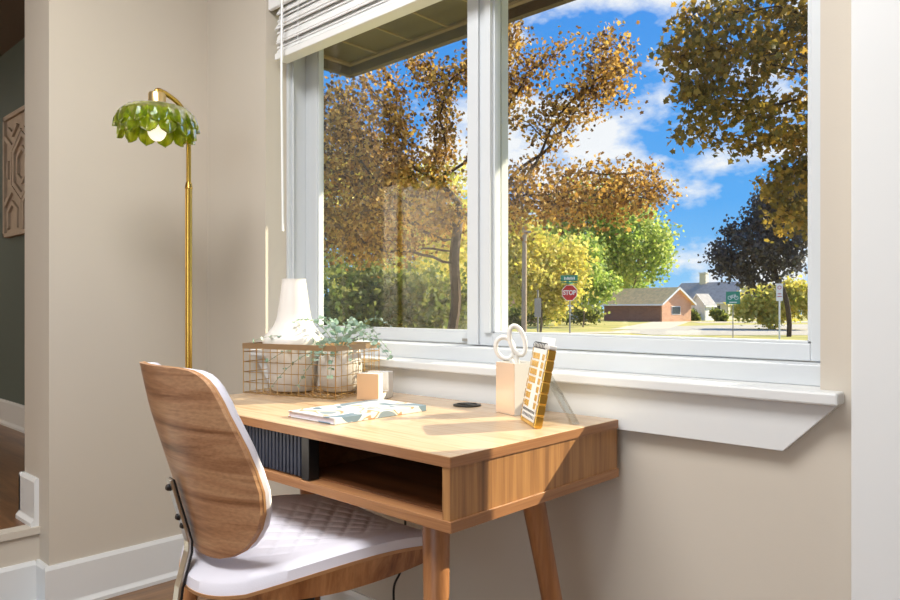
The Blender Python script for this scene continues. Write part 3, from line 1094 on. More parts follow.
# handle plane faces the viewer side: e1 along the cup front, e2 up
e1 = Vector((.78, .62, 0))
e2 = Vector((0.02, 0.0, 1.0))


def sp(a, b, dz=0.0):
    return cen + e1 * a + e2 * b + Vector((.62, -.78, 0)) * dz


def loop(c, ra, rb, rot, off, tail):
    pts = []
    for k in range(28):
        t = 2 * PI * k / 28
        x, y = ra * math.cos(t), rb * math.sin(t)
        pts.append(sp(c[0] + x * math.cos(rot) - y * math.sin(rot), c[1] + x * math.sin(rot) + y * math.cos(rot), off))
    h_ = MB().tube(pts, 0.0052, 10, closed=True)
    h_.tube([sp(*q, off) for q in tail], [.0052, .006, .0065, .005][:len(tail)], 10)
    return h_


loop((-.021, .140), .019, .0245, .42, -.003, [(-.010, .119), (.0, .098), (.005, .085)]).build('handle', M['white_plastic'], sx, smooth=True)
loop((.006, .157), .0155, .033, .30, .004, [(.002, .126), (.008, .104), (.007, .085)]).build('handle', M['white_plastic'], sx, smooth=True)
MB().prism([sp(.002, .09, -.001), sp(.010, .09, -.001), sp(.007, .0, -.001), sp(.004, .0, -.001)], Vector((.62, -.78, 0)) * .0018).build('blade', M['steel'], sx)
MB().prism([sp(.001, .09, .002), sp(.009, .09, .002), sp(.008, .003, .002), sp(.005, .003, .002)], Vector((.62, -.78, 0)) * .0018).build('blade', M['steel'], sx)

# ---- gold framed desk calendar: origin = right bottom front corner; wv to the left, nv out of the face, uv up
wv = Vector((-.779, .628, 0)).normalized()
nv = Vector((-.628, -.779, 0)).normalized()
lean = math.radians(11)
uv_ = (Vector((0, 0, math.cos(lean))) - nv * math.sin(lean)).normalized()
n2 = wv.cross(uv_).normalized()
if n2.dot(nv) < 0:
    n2 = -n2
KO = Vector((-.800, 1.087, TZ + .0005))
KMX = Matrix(((wv.x, n2.x, uv_.x, KO.x), (wv.y, n2.y, uv_.y, KO.y), (wv.z, n2.z, uv_.z, KO.z), (0, 0, 0, 1)))
# local: x left along base, y out of the face (0 = face, negative = behind), z up the panel
cal = thing('desk_calendar', KMX @ Vector((.055, -.01, 0)), 'small gold framed desk calendar leaning on a clear easel leg', 'calendar')
Wc, Hc, Tc = 0.112, 0.160, 0.015
body = MB().box(.004, Wc - .004, -Tc + .001, -.001, .006, Hc - .004, KMX).build('backing_board', M['white_plastic'], cal)
nt_ = 7
gside = [MB(), MB()]
for k in range(nt_):          # bevelled tiles up both sides
    z0 = .004 + k * (Hc - .010) / nt_
    z1 = z0 + (Hc - .010) / nt_ - .003
    for sgn in (0, 1):
        xa, xb = (-.001, .008) if sgn == 0 else (Wc - .008, Wc + .001)
        gside[sgn].box(xa, xb, -Tc, .001, z0, z1, KMX)
for g_ in gside:
    g_.build('side_tiles', M['gold'], cal, bevel=0.0012)
gb = MB()
gb.box(0, Wc, -Tc + .001, 0, .0045, Hc - .006, KMX)
M['gold_clear'] = plain('amber_gold_edge', (236, 186, 84), 0.25, metal=0.6, var=0.05)
MB().box(.0, .0075, -Tc + .0008, -.0002, .003, Hc - .012, KMX).box(Wc - .0075, Wc, -Tc + .0008, -.0002, .003, Hc - .012, KMX).box(0, Wc, -Tc + .0008, -.0002, 0, .008, KMX).build('gold_frame', M['gold_clear'], cal, bevel=0.001)
MB().box(-.001, Wc + .001, -Tc, .001, Hc - .008, Hc, KMX).build('top_rail', M['white_plastic'], cal, bevel=0.002)
crd = MB().box(.009, Wc - .009, -.0012, .0014, .010, Hc - .009, KMX).build('calendar_page', M['sign_white'], cal)
tiles = MB()
for cidx in range(5):
    if cidx == 1:
        continue
    for rI in range(7):
        x0 = .014 + cidx * .0172
        z0 = .034 + rI * .0158
        if cidx == 2 and rI < 3:
            continue
        tiles.box(x0, x0 + .0125, .0012, .0030, z0, z0 + .0115, KMX)
tiles.build('date_tiles', M['gold_clear'], crd)
ink = MB()
for k in range(9):
    ink.box(.013 + k * .0098, .013 + k * .0098 + .0045, .0013, .0019, .014, .020, KMX)
    ink.box(.014 + k * .0098, .014 + k * .0098 + .006, .0013, .0019, .024, .029, KMX)
ink.build('printed_marks', M['black'], crd)
sp_ = MB()
for k in range(8):
    cx = .018 + k * .0108
    sp_.tube([KMX @ Vector((cx, .002 + .004 * math.cos(a), Hc - .004 + .006 * math.sin(a))) for a in np.linspace(0, 2 * PI, 11)[:-1]], .0007, 5, closed=True)
sp_.build('spiral_binding', M['black'], cal)
MB().box(.012, Wc - .012, -Tc + .002, -Tc + .004, Hc - .004, Hc + .014, KMX).build('hanging_tab', M['sign_white'], cal, bevel=0.001)
lt = KMX @ Vector((.05, -Tc, Hc * .62))
lf = Vector((lt.x - nv.x * .055, lt.y - nv.y * .055, TZ))
lw = wv * .011
MB().prism([lt - lw, lt + lw, lf + lw, lf - lw], -nv * .014).build('easel_leg', M['acrylic'], cal)

# ================================================================== WALL ART in the green room
AX, AZ, AS = -4.94, 1.40, 0.73
art = thing('wall_art', (AX + AS / 2, YW - .02, AZ), 'carved wooden hexagon panel hanging on the dark green wall', 'wall art')
MB().box(AX, AX + AS, YW - .016, YW - .002, AZ, AZ + AS).build('backing', M['art'], art)
fm = MB()
fm.box(AX, AX + AS, YW - .032, YW - .016, AZ, AZ + .025).box(AX, AX + AS, YW - .032, YW - .016, AZ + AS - .025, AZ + AS)
fm.box(AX, AX + .025, YW - .032, YW - .016, AZ, AZ + AS).box(AX + AS - .025, AX + AS, YW - .032, YW - .016, AZ, AZ + AS)


def hexring(cx, cz, R, w_):
    for k in range(6):
        a0, a1 = PI / 6 + k * PI / 3, PI / 6 + (k + 1) * PI / 3
        pts = [(cx + r * math.cos(a), YW - .030, cz + r * math.sin(a)) for r, a in ((R, a0), (R, a1), (R - w_, a1), (R - w_, a0))]
        if all(AX <= p[0] <= AX + AS and AZ <= p[2] <= AZ + AS for p in pts):
            fm.prism(pts, (0, .015, 0))


for i in range(-1, 4):
    for j in range(-1, 4):
        cx = AX + .17 + i * .35 + (0.175 if j % 2 else 0)
        cz = AZ + .10 + j * .30
        hexring(cx, cz, .196, .032)
        hexring(cx, cz, .112, .026)
fm.build('fretwork', M['art'], art)

# ================================================================== OUTSIDE
GZ = -0.9
struct('ground', MB().box(-150, 60, YO, 190, GZ - .3, GZ), M['grass'])


def patch(name, pix, mat, z):
    pts = []
    for (u, v) in pix:
        t = (H - GZ) * F / (v - HOR)
        p = gnd(u, t, GZ)
        pts.append(p)
    return struct(name, MB().prism(pts, (0, 0, z)), mat)


patch('street_cross', [(612, 331.5), (665, 326.5), (740, 325), (860, 324), (862, 335), (745, 335.5), (650, 335)], M['asphalt'], 0.02)
patch('street_front', [(400, 339), (640, 338.8), (860, 343), (1100, 352), (1100, 420), (400, 420)], M['asphalt'], 0.03)
patch('path_sidewalk', [(430, 334.5), (640, 331.5), (640, 333.2), (430, 336.5)], M['sidewalk'], 0.03)
patch('path_driveway', [(652, 322), (690, 321.5), (668, 329), (610, 329.5)], M['sidewalk'], 0.025)
patch('path_far', [(688, 321.8), (880, 321.2), (880, 322.4), (700, 323)], M['sidewalk'], 0.025)

# ---- houses


def house(name, label, c, a, b, eave, ridge, over, wallm, gablem, roofm, trimm, openings=(), ridge_along='a', chimney=None):
    """c: corner nearest the viewer (on the ground), a and b: plan vectors of the two seen sides. The ridge runs along a."""
    c, a, b = Vector(c), Vector(a), Vector(b)
    z = Vector((0, 0, 1))
    root = thing(name, c + a / 2 + b / 2, label, 'house')
    p = [c, c + a, c + a + b, c + b]
    pe = [q + z * eave for q in p]
    r0, r1 = c + b / 2 + z * ridge, c + a + b / 2 + z * ridge
    ai, bi = a.normalized() * .2, b.normalized() * .2
    MB().prism([p[0], p[1], pe[1], pe[0]], bi).build('wall', wallm, root)
    MB().prism([p[3], p[2], pe[2], pe[3]], -bi).build('wall', wallm, root)
    MB().prism([p[0] - ai * .02, p[3] - ai * .02, pe[3] - ai * .02, r0 - ai * .02, pe[0] - ai * .02], ai).build('gable', gablem, root)
    MB().prism([p[1] + ai * .02, p[2] + ai * .02, pe[2] + ai * .02, r1 + ai * .02, pe[1] + ai * .02], -ai).build('gable', gablem, root)
    an, bn = a.normalized(), b.normalized()
    sl = (ridge - eave) / (b.length / 2)
    rf = MB()
    for (e0, sgn) in ((c, -1), (c + b, 1)):
        q0 = e0 + z * (eave - over * sl) + bn * over * sgn - an * over
        q1 = q0 + a + an * 2 * over
        s0, s1 = r0 - an * over, r1 + an * over
        rf.prism([q0, q1, s1, s0], z * 0.14)
    ro = rf.build('roof', roofm, root)
    bb = MB()
    for (g0, sg) in ((c, -1), (c + a, 1)):
        e_ = an * (over + .03) * sg
        l0 = g0 - bn * over + z * (eave - over * sl) + e_
        l1 = g0 + b / 2 + z * ridge + e_
        l2 = g0 + b + bn * over + z * (eave - over * sl) + e_
        bb.prism([l0 - z * .12, l1 - z * .12, l1 + z * .16, l0 + z * .16], an * .05 * sg)
        bb.prism([l1 - z * .12, l2 - z * .12, l2 + z * .16, l1 + z * .16], an * .05 * sg)
    for (g0, sg) in ((c, -1), (c + b, 1)):
        q = g0 + bn * over * sg + z * (eave - over * sl) - an * over
        bb.prism([q - z * .1, q + a + an * 2 * over - z * .1, q + a + an * 2 * over + z * .12, q + z * .12], bn * .05 * sg)
    bb.build('fascia', trimm, root)
    for (side, s0, s1, z0, z1, kind) in openings:
        d = an if side == 'a' else bn
        n_ = -bn if side == 'a' else -an
        q = c + d * s0 + n_ * .04 + z * z0
        L = d * (s1 - s0)
        fo = MB().prism([q - d * .1 - z * .1, q + L + d * .1 - z * .1, q + L + d * .1 + z * (z1 - z0 + .1), q - d * .1 + z * (z1 - z0 + .1)], -n_ * .06).build(kind, trimm, root)
        MB().prism([q, q + L, q + L + z * (z1 - z0), q + z * (z1 - z0)], n_ * .03).build('pane' if kind == 'window' else 'panel', M['dark_glass'] if kind == 'window' else M['siding_white'], fo)
    if chimney:
        s_, h_ = chimney
        q = c + a * s_ + b * .5 + z * (ridge - .6)
        ck = MB().box(-.5, .5, -.5, .5, 0, h_ + .6, Matrix.Translation(q)).build('chimney', M['siding'], ro)
        MB().box(-.62, .62, -.62, .62, h_ + .45, h_ + .6, Matrix.Translation(q)).build('chimney_cap', M['siding_white'], ck)
    return root


c0 = gnd(662, 90)
vA = gnd(604, 98.5) - c0
vA.z = 0
nA = Vector((-vA.y, vA.x, 0)).normalized()
if nA.dot(FW) < 0:
    nA = -nA
wB = 5.6
house('brick_garage', 'low brown brick garage with olive shingle roof behind the lawn', c0, vA, nA * wB, 2.45, 4.3, .45, M['brick_dark'], M['brick_orange'], M['shingle_olive'], M['siding_white'],
      openings=[('b', 1.9, 3.4, 1.0, 1.9, 'window')])
c1 = gnd(728, 104)
vA1 = gnd(668, 112) - c1
vA1.z = 0
nA1 = Vector((-vA1.y, vA1.x, 0)).normalized()
if nA1.dot(FW) < 0:
    nA1 = -nA1
house('bungalow', 'cream bungalow with grey shingle roof and a chimney', c1, vA1, nA1 * 9.0, 2.75, 5.6, .5, M['siding'], M['siding'], M['shingle_grey'], M['siding_white'],
      openings=[('a', 1.2, 2.8, .9, 2.1, 'window'), ('a', 4.0, 5.4, .8, 2.1, 'window')], chimney=(.66, 1.7))
c2 = gnd(705, 98)
vA2 = nA1 * 2.4
house('garden_shed', 'white gabled shed between the brick garage and the bungalow', c2, vA2, (vA1.normalized()) * 2.3, 2.2, 3.6, .2, M['siding_white'], M['siding_white'], M['shingle_grey'], M['siding_white'],
      openings=[('b', .7, 1.6, .1, 1.9, 'hatch')])
c3 = gnd(549, 84)
vA3 = gnd(512, 84) - c3
vA3.z = 0
nA3 = Vector((-vA3.y, vA3.x, 0)).normalized()
if nA3.dot(FW) < 0:
    nA3 = -nA3
house('brick_house', 'orange brick house half hidden by yellow trees', c3, nA3 * 9, vA3 * 1.6, 2.8, 5.3, .4, M['brick_orange'], M['brick_orange'], M['shingle_olive'], M['siding_white'],
      openings=[('b', 1.2, 2.6, .9, 2.1, 'window')])
c4 = gnd(600, 100)
house('white_carport', 'small white shed left of the brown brick garage', c4, nA3 * 4, (vA3.normalized()) * 3.4, 2.3, 3.0, .2, M['siding_white'], M['siding_white'], M['shingle_grey'], M['siding_white'], openings=[('b', .6, 2.6, .1, 1.9, 'shed_door')])

# ---- street signs and poles
TOCAM = -FW


def sign_frame(u, t, yaw=0.0):
    """x right as seen from the house, y away, z up"""
    p = gnd(u, t, GZ)
    d = at(u, HOR, t)
    d.z = 0
    ang = math.atan2(d.y, d.x) - PI / 2 + yaw
    return Matrix.Translation(p) @ Matrix.Rotation(ang, 4, 'Z')


def lettering(txt, size, Mx, x, z, y, mat, parent, sx=1.0):
    cu = bpy.data.curves.new('lettering', 'FONT')
    cu.body = txt
    cu.size = size
    cu.align_x = 'CENTER'
    cu.align_y = 'CENTER'
    cu.extrude = 0.004
    cu.offset = size * 0.03
    cu.materials.append(mat)
    tmp = bpy.data.objects.new('lettering_curve', cu)
    COL.objects.link(tmp)
    bpy.context.view_layer.update()
    me = bpy.data.meshes.new_from_object(tmp.evaluated_get(bpy.context.evaluated_depsgraph_get()))
    bpy.data.objects.remove(tmp)
    o = bpy.data.objects.new('lettering', me)
    COL.objects.link(o)
    o.parent = parent
    mw = Mx @ Matrix.Translation((x, y, z)) @ Matrix.Rotation(PI / 2, 4, 'X') @ Matrix.Diagonal((sx, 1, 1, 1))
    o.matrix_basis = Matrix.Translation(-WORLD.get(parent.name, Vector())) @ mw
    return o


SM = sign_frame(569.5, 33.5, -0.35)
ss = thing('stop_sign', SM.translation, 'red octagonal stop sign with green street name plates on top', 'road sign')
MB().tube([SM @ Vector((0, .05, 0)), SM @ Vector((0, .05, 2.6))], .035, 8).build('post', M['galv'], ss)
zc = 2.55
octo = lambda R, y: [SM @ Vector((R * math.cos(PI / 8 + k * PI / 4), y, zc + R * math.sin(PI / 8 + k * PI / 4))) for k in range(8)]
MB().prism(octo(.405, 0), SM.to_3x3() @ Vector((0, .01, 0))).build('sign_border', M['sign_white'], ss)
fc = MB().prism(octo(.375, -.004), SM.to_3x3() @ Vector((0, .008, 0))).build('sign_face', M['red'], ss)
lettering('STOP', .30, SM, 0, zc, -.008, M['sign_white'], fc, 0.86)
ns = MB().box(-.44, .40, -.01, .01, zc + .55, zc + .83, SM).build('name_plate', M['sign_green'], ss)
nl = MB()
for k, wd in enumerate((.05, .04, .06, .045, .05, .04, .055)):
    nl.box(-.26 + k * .078, -.26 + k * .078 + wd, -.014, -.009, zc + .62, zc + .75 - (.03 if k % 2 else 0), SM)
nl.build('faded_letters', M['sign_white'], ns)
MB().box(-.01, .01, -.40, .40, zc + .43, zc + .52, SM).box(-.4, .38, -.012, .012, zc + .455, zc + .50, SM).build('cross_plate', M['sign_green'], ss)

bs = sign_frame(537.5, 30, .15)
rs_ = thing('road_sign', bs.translation, 'grey back of a tall road sign on a dark post', 'road sign')
MB().tube([bs @ Vector((.02, .03, 0)), bs @ Vector((.02, .03, 2.6))], .04, 8).build('post', M['galv'], rs_)
MB().box(-.13, .15, -.005, .005, 1.45, 2.25, bs).build('sign_plate', M['galv'], rs_, bevel=.002)
gs = sign_frame(733, 40, 0.1)
r2_ = thing('route_sign', gs.translation, 'small green bicycle route sign on a thin post', 'road sign')
MB().tube([gs @ Vector((0, .03, 0)), gs @ Vector((0, .03, 2.75))], .03, 8).build('post', M['galv'], r2_)
fp = MB().box(-.37, .37, -.006, .006, 2.05, 2.75, gs).build('sign_plate', M['sign_green'], r2_)
bic = MB()
for cx in (-.17, .17):
    bic.tube([gs @ Vector((cx + .10 * math.cos(a), -.012, 2.40 + .10 * math.sin(a))) for a in np.linspace(0, 2 * PI, 15)[:-1]], .016, 5, closed=True)
for a_, b_ in (((-.17, 2.40), (-.06, 2.55)), ((-.06, 2.55), (.12, 2.55)), ((.12, 2.55), (.17, 2.40)), ((-.06, 2.55), (.0, 2.40)), ((.0, 2.40), (.12, 2.55)), ((-.17, 2.40), (0, 2.40)), ((.12, 2.55), (.10, 2.62))):
    bic.tube([gs @ Vector((a_[0], -.012, a_[1])), gs @ Vector((b_[0], -.012, b_[1]))], .014, 5)
bic.box(-.2, .2, -.012, -.006, 2.12, 2.17, gs)
bic.build('bicycle_symbol', M['sign_white'], fp)
ps = sign_frame(779.5, 40, 0.0)
r3_ = thing('parking_sign', ps.translation, 'narrow white parking sign on a pale post by the tree', 'road sign')
MB().tube([ps @ Vector((0, .04, 0)), ps @ Vector((0, .04, 3.1))], .05, 8).build('post', M['sign_white'], r3_)
fp = MB().box(-.17, .17, -.006, .006, 2.22, 3.2, ps).build('sign_plate', M['sign_white'], r3_)
mkr = MB().tube([ps @ Vector((.09 * math.cos(a), -.012, 2.98 + .09 * math.sin(a))) for a in np.linspace(0, 2 * PI, 15)[:-1]], .016, 5, closed=True)
mkr.build('printed_ring', M['red'], fp)
MB().box(-.11, .11, -.014, -.008, 2.45, 2.49, ps).build('printed_bar', M['red'], fp)
MB().box(-.09, .09, -.014, -.008, 2.6, 2.64, ps).build('printed_bar', M['red'], fp)
up = sign_frame(524, 42, 0)
upo = thing('utility_pole', up.translation, 'weathered wooden utility pole standing among the yellow trees', 'pole')
MB().tube([up @ Vector((0, 0, 0)), up @ Vector((.03, 0, 6.6))], [.17, .13], 10).build('shaft', M['pole_wood'], upo, smooth=True)
MB().box(-.1, .42, -.05, .05, 6.25, 6.38, up).build('bracket_arm', M['galv'], upo)


# ---- trees
def colonise(base, attr, trunk_to, step, infl, kill, iters=120):
    """space colonisation: returns nodes, parents"""
    nodes = [np.array(base, float)]
    par = [-1]
    d = np.array(trunk_to, float) - nodes[0]
    n = max(2, int(np.linalg.norm(d) / step))
    for k in range(1, n + 1):
        w_ = np.array([math.sin(k * .9) * .12, math.cos(k * .7) * .12, 0]) * step
        nodes.append(np.array(base) + d * k / n + w_)
        par.append(len(nodes) - 2)
    attr = attr.copy()
    P_ = np.array(nodes)
    for it in range(iters):
        if len(attr) == 0:
            break
        dm = np.linalg.norm(attr[:, None, :] - P_[None, :, :], axis=2)
        near = dm.argmin(1)
        md = dm[np.arange(len(attr)), near]
        act = md < infl
        if not act.any():
            act = md <= md.min() * 1.05
        newp, newpar = [], []
        for i in np.unique(near[act]):
            v = attr[act & (near == i)] - P_[i]
            v /= np.linalg.norm(v, axis=1, keepdims=True) + 1e-9
            g_ = v.mean(0) + RNG.normal(size=3) * .12
            nn = np.linalg.norm(g_)
            if nn < 1e-4:
                continue
            q = P_[i] + g_ / nn * step
            newp.append(q)
            newpar.append(int(i))
        if not newp:
            break
        newp = np.array(newp)
        P_ = np.vstack([P_, newp])
        par += newpar
        dk = np.linalg.norm(attr[:, None, :] - newp[None, :, :], axis=2).min(1)
        attr = attr[dk > kill]
    return P_, np.array(par)


def branch_mesh(P_, par, tip, expo, rmax=None, n=6):
    m = len(P_)
    acc = np.zeros(m)
    kids = np.bincount(par[1:], minlength=m)
    r = np.zeros(m)
    for i in range(m - 1, -1, -1):
        r[i] = tip if kids[i] == 0 else acc[i] ** (1 / expo)
        if par[i] >= 0:
            acc[par[i]] += r[i] ** expo
    if rmax:
        r = np.minimum(r * min(1.0, rmax / r[0]) if r[0] > rmax else r, rmax)
        r = np.maximum(r, tip)
    o = MB()
    vs, fs = [], []
    for i in range(m):
        ch_ = np.where(par == i)[0] if kids[i] else []
        d = np.zeros(3)
        if par[i] >= 0:
            d += P_[i] - P_[par[i]]
        if len(ch_):
            d += P_[ch_[0]] - P_[i]
        d = Vector(d).normalized()
        a = d.cross(Vector((0.31, .95, .02)))
        a = a.normalized() if a.length > .05 else d.orthogonal().normalized()
        b = d.cross(a)
        for k in range(n):
            t = 2 * PI * k / n
            vs.append(Vector(P_[i]) + (a * math.cos(t) + b * math.sin(t)) * r[i])
    for i in range(1, m):
        p = par[i]
        for k in range(n):
            l = (k + 1) % n
            fs.append((p * n + k, p * n + l, i * n + l, i * n + k))
    fs.append(tuple(range(n))[::-1])
    return o.add(vs, fs), r, kids


def blob(cu, cv, ct, ru, rv, rt, n):
    """n random points in an ellipsoid given by column, row, distance and radii in the same units (px, px, m)"""
    q = RNG.normal(size=(n, 3))
    q /= np.linalg.norm(q, axis=1, keepdims=True)
    q *= RNG.random((n, 1)) ** (1 / 2.6)
    out = []
    c = at(cu, cv, ct)
    sx_, sz = ru / F * ct, rv / F * ct
    for a, b, d in q:
        p = c + RT * (a * sx_) + Vector((0, 0, b * sz)) + FW * (d * rt)
        out.append((p.x, p.y, p.z))
    return np.array(out)


def tree(name, label, base, to, blobs, leafm, barkm, lsize, nleaf, spread, step, infl, kill, tip=.008, expo=2.2, rmax=.3, shape=1, group=None, thick=2.0, cat='tree'):
    root = thing(name, base, label, cat, group)
    attr = np.vstack(blobs)
    P_, par = colonise(base, attr, to, step, infl, kill)
    bm_, r, kids = branch_mesh(P_, par, tip, expo, rmax)
    bm_.build('trunk', barkm, root, smooth=True)
    tw_ = np.where((r < tip * thick) & (np.arange(len(P_)) > 3))[0]
    pick = RNG.choice(tw_, nleaf)
    pos = P_[pick] + RNG.normal(size=(nleaf, 3)) * spread
    d = RNG.normal(size=(nleaf, 3)) + np.array([0, 0, -.5])
    cl = (np.sin(P_[pick, 0] * 2.1) + np.cos(P_[pick, 1] * 1.7 + P_[pick, 2] * 2.3)) * .12
    rnd = np.clip(RNG.random(nleaf) * .9 + cl + .05, 0, 1)
    L_ = lsize * (0.7 + .6 * RNG.random(nleaf))
    add_leaves('leaves', leafm, root, pos, d, L_, L_ * (.95 if shape == 1 else .8), rnd, shape)
    return root


# large autumn maple in the left half, about 13 m away
b0 = gnd(449, 13)
tree('maple_tree', 'large golden brown maple tree just outside, behind both window panes', b0, at(458, 215, 13),
     [blob(385, 215, 13, 95, 55, 1.8, 230), blob(355, 135, 13, 58, 55, 1.6, 190), blob(400, 165, 13, 60, 30, 1.4, 70), blob(440, 70, 13, 100, 100, 1.5, 42), blob(555, 95, 12.5, 75, 65, 1.0, 60),
      blob(560, 195, 12.5, 85, 34, 1.2, 190), blob(628, 192, 12.5, 48, 30, .8, 70), blob(605, 70, 12.5, 45, 45, .8, 34)],
     M['leaf_gold'], M['bark'], .070, 27000, .15, .22, 1.6, .34, tip=.0095, expo=2.1, rmax=.30)
# overhanging branches at the top right, tree stands right of the frame
b1 = gnd(905, 10.5)
tree('shade_tree', 'overhanging olive leaved branch at the top right of the window', b1, at(880, 60, 10),
     [blob(790, 20, 9.5, 60, 60, .9, 120), blob(705, 45, 9.2, 52, 42, .6, 110), blob(760, 80, 9.4, 60, 45, .7, 60), blob(690, 105, 9.2, 24, 40, .4, 36), blob(735, 120, 9.2, 40, 30, .5, 26),
      blob(800, 180, 9.6, 30, 75, .6, 80), blob(850, 100, 9.8, 60, 120, .8, 80)],
     M['leaf_olive'], M['bark'], .085, 9000, .11, .16, 1.4, .24, tip=.006, expo=2.2, rmax=.17)
# yellow trees behind the maple
tree('yellow_tree', 'yellow leaved tree behind the large maple', gnd(372, 27), at(375, 250, 27),
     [blob(355, 215, 27, 60, 75, 2.5, 130), blob(430, 225, 28, 55, 70, 2.5, 130), blob(395, 290, 26, 90, 30, 2, 90)],
     M['leaf_yellow'], M['bark'], .16, 15000, .36, .5, 3.2, .7, tip=.012, rmax=.22)
tree('evergreen_shrub', 'dark green bushes at the foot of the left trees', gnd(400, 20), at(400, 320, 20),
     [blob(360, 318, 20, 50, 26, 1.1, 60), blob(425, 322, 19.5, 55, 24, 1.1, 60), blob(400, 290, 20, 90, 26, 1.1, 60)],
     M['leaf_deep'], M['bark'], .15, 9000, .3, .4, 3.0, .6, tip=.012, rmax=.1, cat='bush')
tree('linden_tree', 'yellow green tree beside the wooden utility pole', gnd(540, 46), at(540, 285, 46),
     [blob(520, 265, 46, 36, 42, 2.5, 110), blob(562, 270, 47, 30, 34, 2.5, 80), blob(505, 230, 46, 30, 26, 2, 50)],
     M['leaf_yellow'], M['bark_grey'], .24, 12000, .5, .8, 4.5, 1.1, tip=.02, rmax=.2)
tree('ash_tree', 'bright green tree above the brown brick garage', gnd(632, 108), at(632, 290, 108),
     [blob(640, 240, 108, 38, 38, 5, 120), blob(600, 245, 106, 42, 48, 5, 130), blob(655, 262, 108, 22, 20, 3, 40), blob(590, 215, 104, 50, 32, 4, 80)],
     M['leaf_green'], M['bark_grey'], .5, 15000, 1.0, 1.7, 9, 2.4, tip=.05, rmax=.4)
tree('plum_tree', 'olive and green tree right of the stop sign', gnd(583, 66), at(583, 300, 66),
     [blob(590, 282, 66, 28, 26, 2, 70), blob(575, 260, 67, 30, 28, 2, 60)],
     M['leaf_green'], M['bark_grey'], .3, 6000, .5, .8, 5, 1.1, tip=.02, rmax=.12)
tree('copper_beech_tree', 'dark copper leaved tree at the right edge of the window', gnd(789, 45), at(786, 300, 45),
     [blob(765, 248, 45.5, 48, 36, 2.2, 150), blob(785, 215, 45.5, 40, 40, 2.2, 110), blob(728, 262, 45.5, 24, 18, 1.2, 40)],
     M['leaf_dark'], M['bark'], .22, 12000, .38, .7, 4, .95, tip=.035, rmax=.5)
tree('round_shrub', 'rounded yellow green shrub under the dark tree', gnd(775, 60), at(775, 312, 60),
     [blob(766, 304, 60, 30, 15, 2.2, 90), blob(796, 300, 59, 30, 19, 2.2, 90)],
     M['leaf_yellow'], M['bark'], .3, 8000, .42, .8, 5, 1.0, tip=.02, rmax=.1, cat='bush')
tree('low_bush', 'low green bush in front of the orange brick house', gnd(535, 70), at(535, 318, 70),
     [blob(530, 313, 70, 38, 12, 1.5, 60), blob(580, 314, 74, 24, 12, 1.5, 40)],
     M['leaf_deep'], M['bark'], .26, 4500, .35, .7, 5, 1.0, tip=.02, rmax=.08, cat='bush')
for u_, t_, w_, lb_ in ((694, 97, 7, 'clipped hedge by the orange gable of the garage'), (717, 92, 9, 'dark rounded bush in front of the cream bungalow')):
    tree('clipped_bush', lb_, gnd(u_, t_), at(u_, 318, t_), [blob(u_, 316, t_, w_, 6, 1, 40)], M['leaf_deep'], M['bark'], .3, 1200, .22, .6, 5, .8, tip=.02, rmax=.06, cat='bush')
tree('far_tree', 'deep green tree line far behind the houses', gnd(560, 140), at(560, 280, 140),
     [blob(545, 260, 140, 60, 45, 6, 120), blob(470, 250, 140, 60, 50, 6, 100), blob(610, 275, 140, 40, 28, 6, 60)],
     M['leaf_green'], M['bark'], .8, 9000, 1.6, 2.4, 14, 3.4, tip=.06, rmax=.4)

# ================================================================== LIGHT, SKY, CAMERA
sun = bpy.data.lights.new('sun', 'SUN')
sun.energy = 11.5
sun.color = (1.0, 0.89, 0.66)
sun.angle = math.radians(0.55)
so = bpy.data.objects.new('sun', sun)
COL.objects.link(so)
sd = Vector((0.555, 1.0, 0.76)).normalized()
so.rotation_euler = sd.to_track_quat('Z', 'Y').to_euler()
so.location = (6, 10, 9)


def area(name, loc, rot, sx, sy, power, col):
    l = bpy.data.lights.new(name, 'AREA')
    l.shape = 'RECTANGLE'
    l.size, l.size_y = sx, sy
    l.energy = power
    l.color = col
    o = bpy.data.objects.new(name, l)
    COL.objects.link(o)
    o.location = loc
    o.rotation_euler = rot
    return o


area('ceiling_fill', (-1.0, 0.05, 2.56), (0, 0, 0), 1.5, 0.9, 70, (0.97, 0.985, 1.0))  # unseen soft panel added overhead to fill the room, no fixture
area('ceiling_fill', (0.3, -1.0, 2.56), (0, 0, 0), 1.4, 1.4, 8, (0.97, 0.985, 1.0))  # second added overhead fill, weaker and further back
area('rear_fill', (0.7, -3.25, 1.4), (-PI / 2, 0, PI), 2.5, 1.75, 34, (0.93, 0.97, 1.0))  # added fill behind the camera, set in the rear wall opening
area('upper_room_wall_fill', (-6.7, -1.6, 2.3), Vector((0, -1, -.45)).to_track_quat('-Z', 'Y').to_euler(), 2.6, .5, 150, (1.0, 0.95, 0.88))  # added to brighten the rear wall mirrored in the left pane
area('upper_room_fill', (-6.3, 0.2, 2.5), (0, 0, 0), 0.8, 0.8, 14, (1.0, 0.93, 0.84))  # unseen fill added to lift the upper room

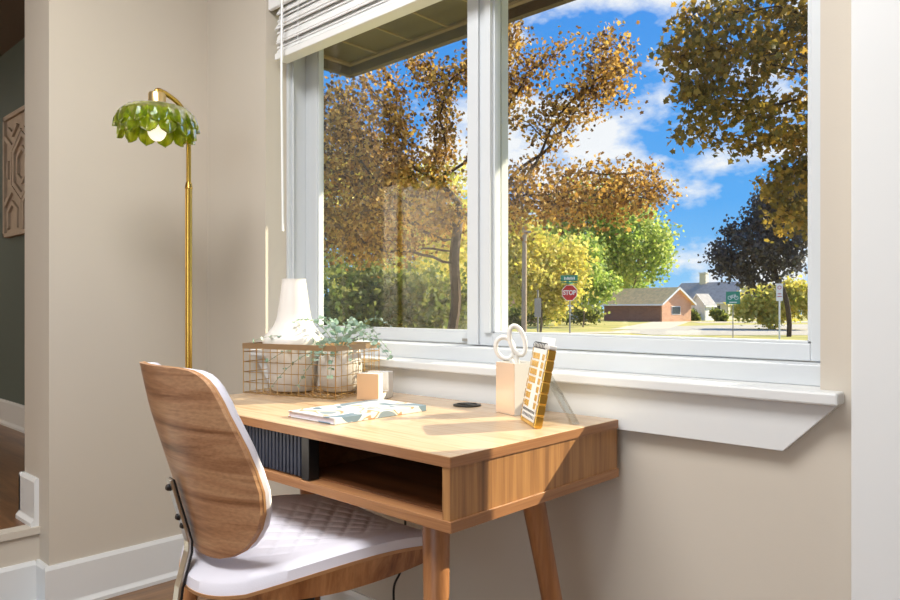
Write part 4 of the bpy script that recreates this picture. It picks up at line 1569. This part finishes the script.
wd = bpy.data.worlds.new('sky')
scene.world = wd
wd.use_nodes = True
nt = wd.node_tree
bg = nt.nodes['Background']
tc = N(nt, 'ShaderNodeTexCoord')
sx_ = N(nt, 'ShaderNodeSeparateXYZ')
nt.links.new(tc.outputs['Generated'], sx_.inputs[0])
mr = N(nt, 'ShaderNodeValToRGB')
el = mr.color_ramp.elements
el[0].position, el[0].color = 0.0, lin((150, 205, 246))
el[1].position, el[1].color = 0.45, lin((62, 142, 232))
e2_ = el.new(0.14)
e2_.color = lin((92, 170, 242))
nt.links.new(sx_.outputs[2], mr.inputs['Fac'])
mp = N(nt, 'ShaderNodeMapping')
mp.inputs['Scale'].default_value = (1.0, 1.0, 1.9)
mp.inputs['Location'].default_value = (0.35, 0.2, 0.1)
nt.links.new(tc.outputs['Generated'], mp.inputs['Vector'])
cn = N(nt, 'ShaderNodeTexNoise')
cn.inputs['Scale'].default_value = 5.5
cn.inputs['Detail'].default_value = 9
cn.inputs['Roughness'].default_value = 0.55
nt.links.new(mp.outputs['Vector'], cn.inputs['Vector'])
cr = N(nt, 'ShaderNodeValToRGB')
cr.color_ramp.elements[0].position = 0.50
cr.color_ramp.elements[1].position = 0.60
nt.links.new(cn.outputs['Fac'], cr.inputs['Fac'])
mx = N(nt, 'ShaderNodeMix', data_type='RGBA')
nt.links.new(cr.outputs['Color'], mx.inputs[0])
nt.links.new(mr.outputs['Color'], mx.inputs[6])
mx.inputs[7].default_value = lin((240, 242, 248))
nt.links.new(mx.outputs[2], bg.inputs['Color'])
bg.inputs['Strength'].default_value = 1.2

cam = bpy.data.cameras.new('camera')
cam.sensor_width = 36.0
cam.lens = F / 900.0 * 36.0
cam.shift_y = (HOR - 300.0) / 900.0
cam.clip_start = 0.02
cam.clip_end = 600
co = bpy.data.objects.new('camera', cam)
COL.objects.link(co)
co.location = (0, 0, H)
co.rotation_euler = (PI / 2, 0, math.atan2(FW.y, FW.x) - PI / 2)
scene.camera = co

scene.view_settings.view_transform = 'Standard'
scene.view_settings.look = 'None'
scene.view_settings.exposure = 0.0
scene.view_settings.gamma = 1.0
scene.view_settings.use_curve_mapping = False
try:
    scene.cycles.use_denoising = True
    scene.cycles.max_bounces = 8
    scene.cycles.transparent_max_bounces = 16
    scene.cycles.sample_clamp_indirect = 6.0
except Exception:
    pass
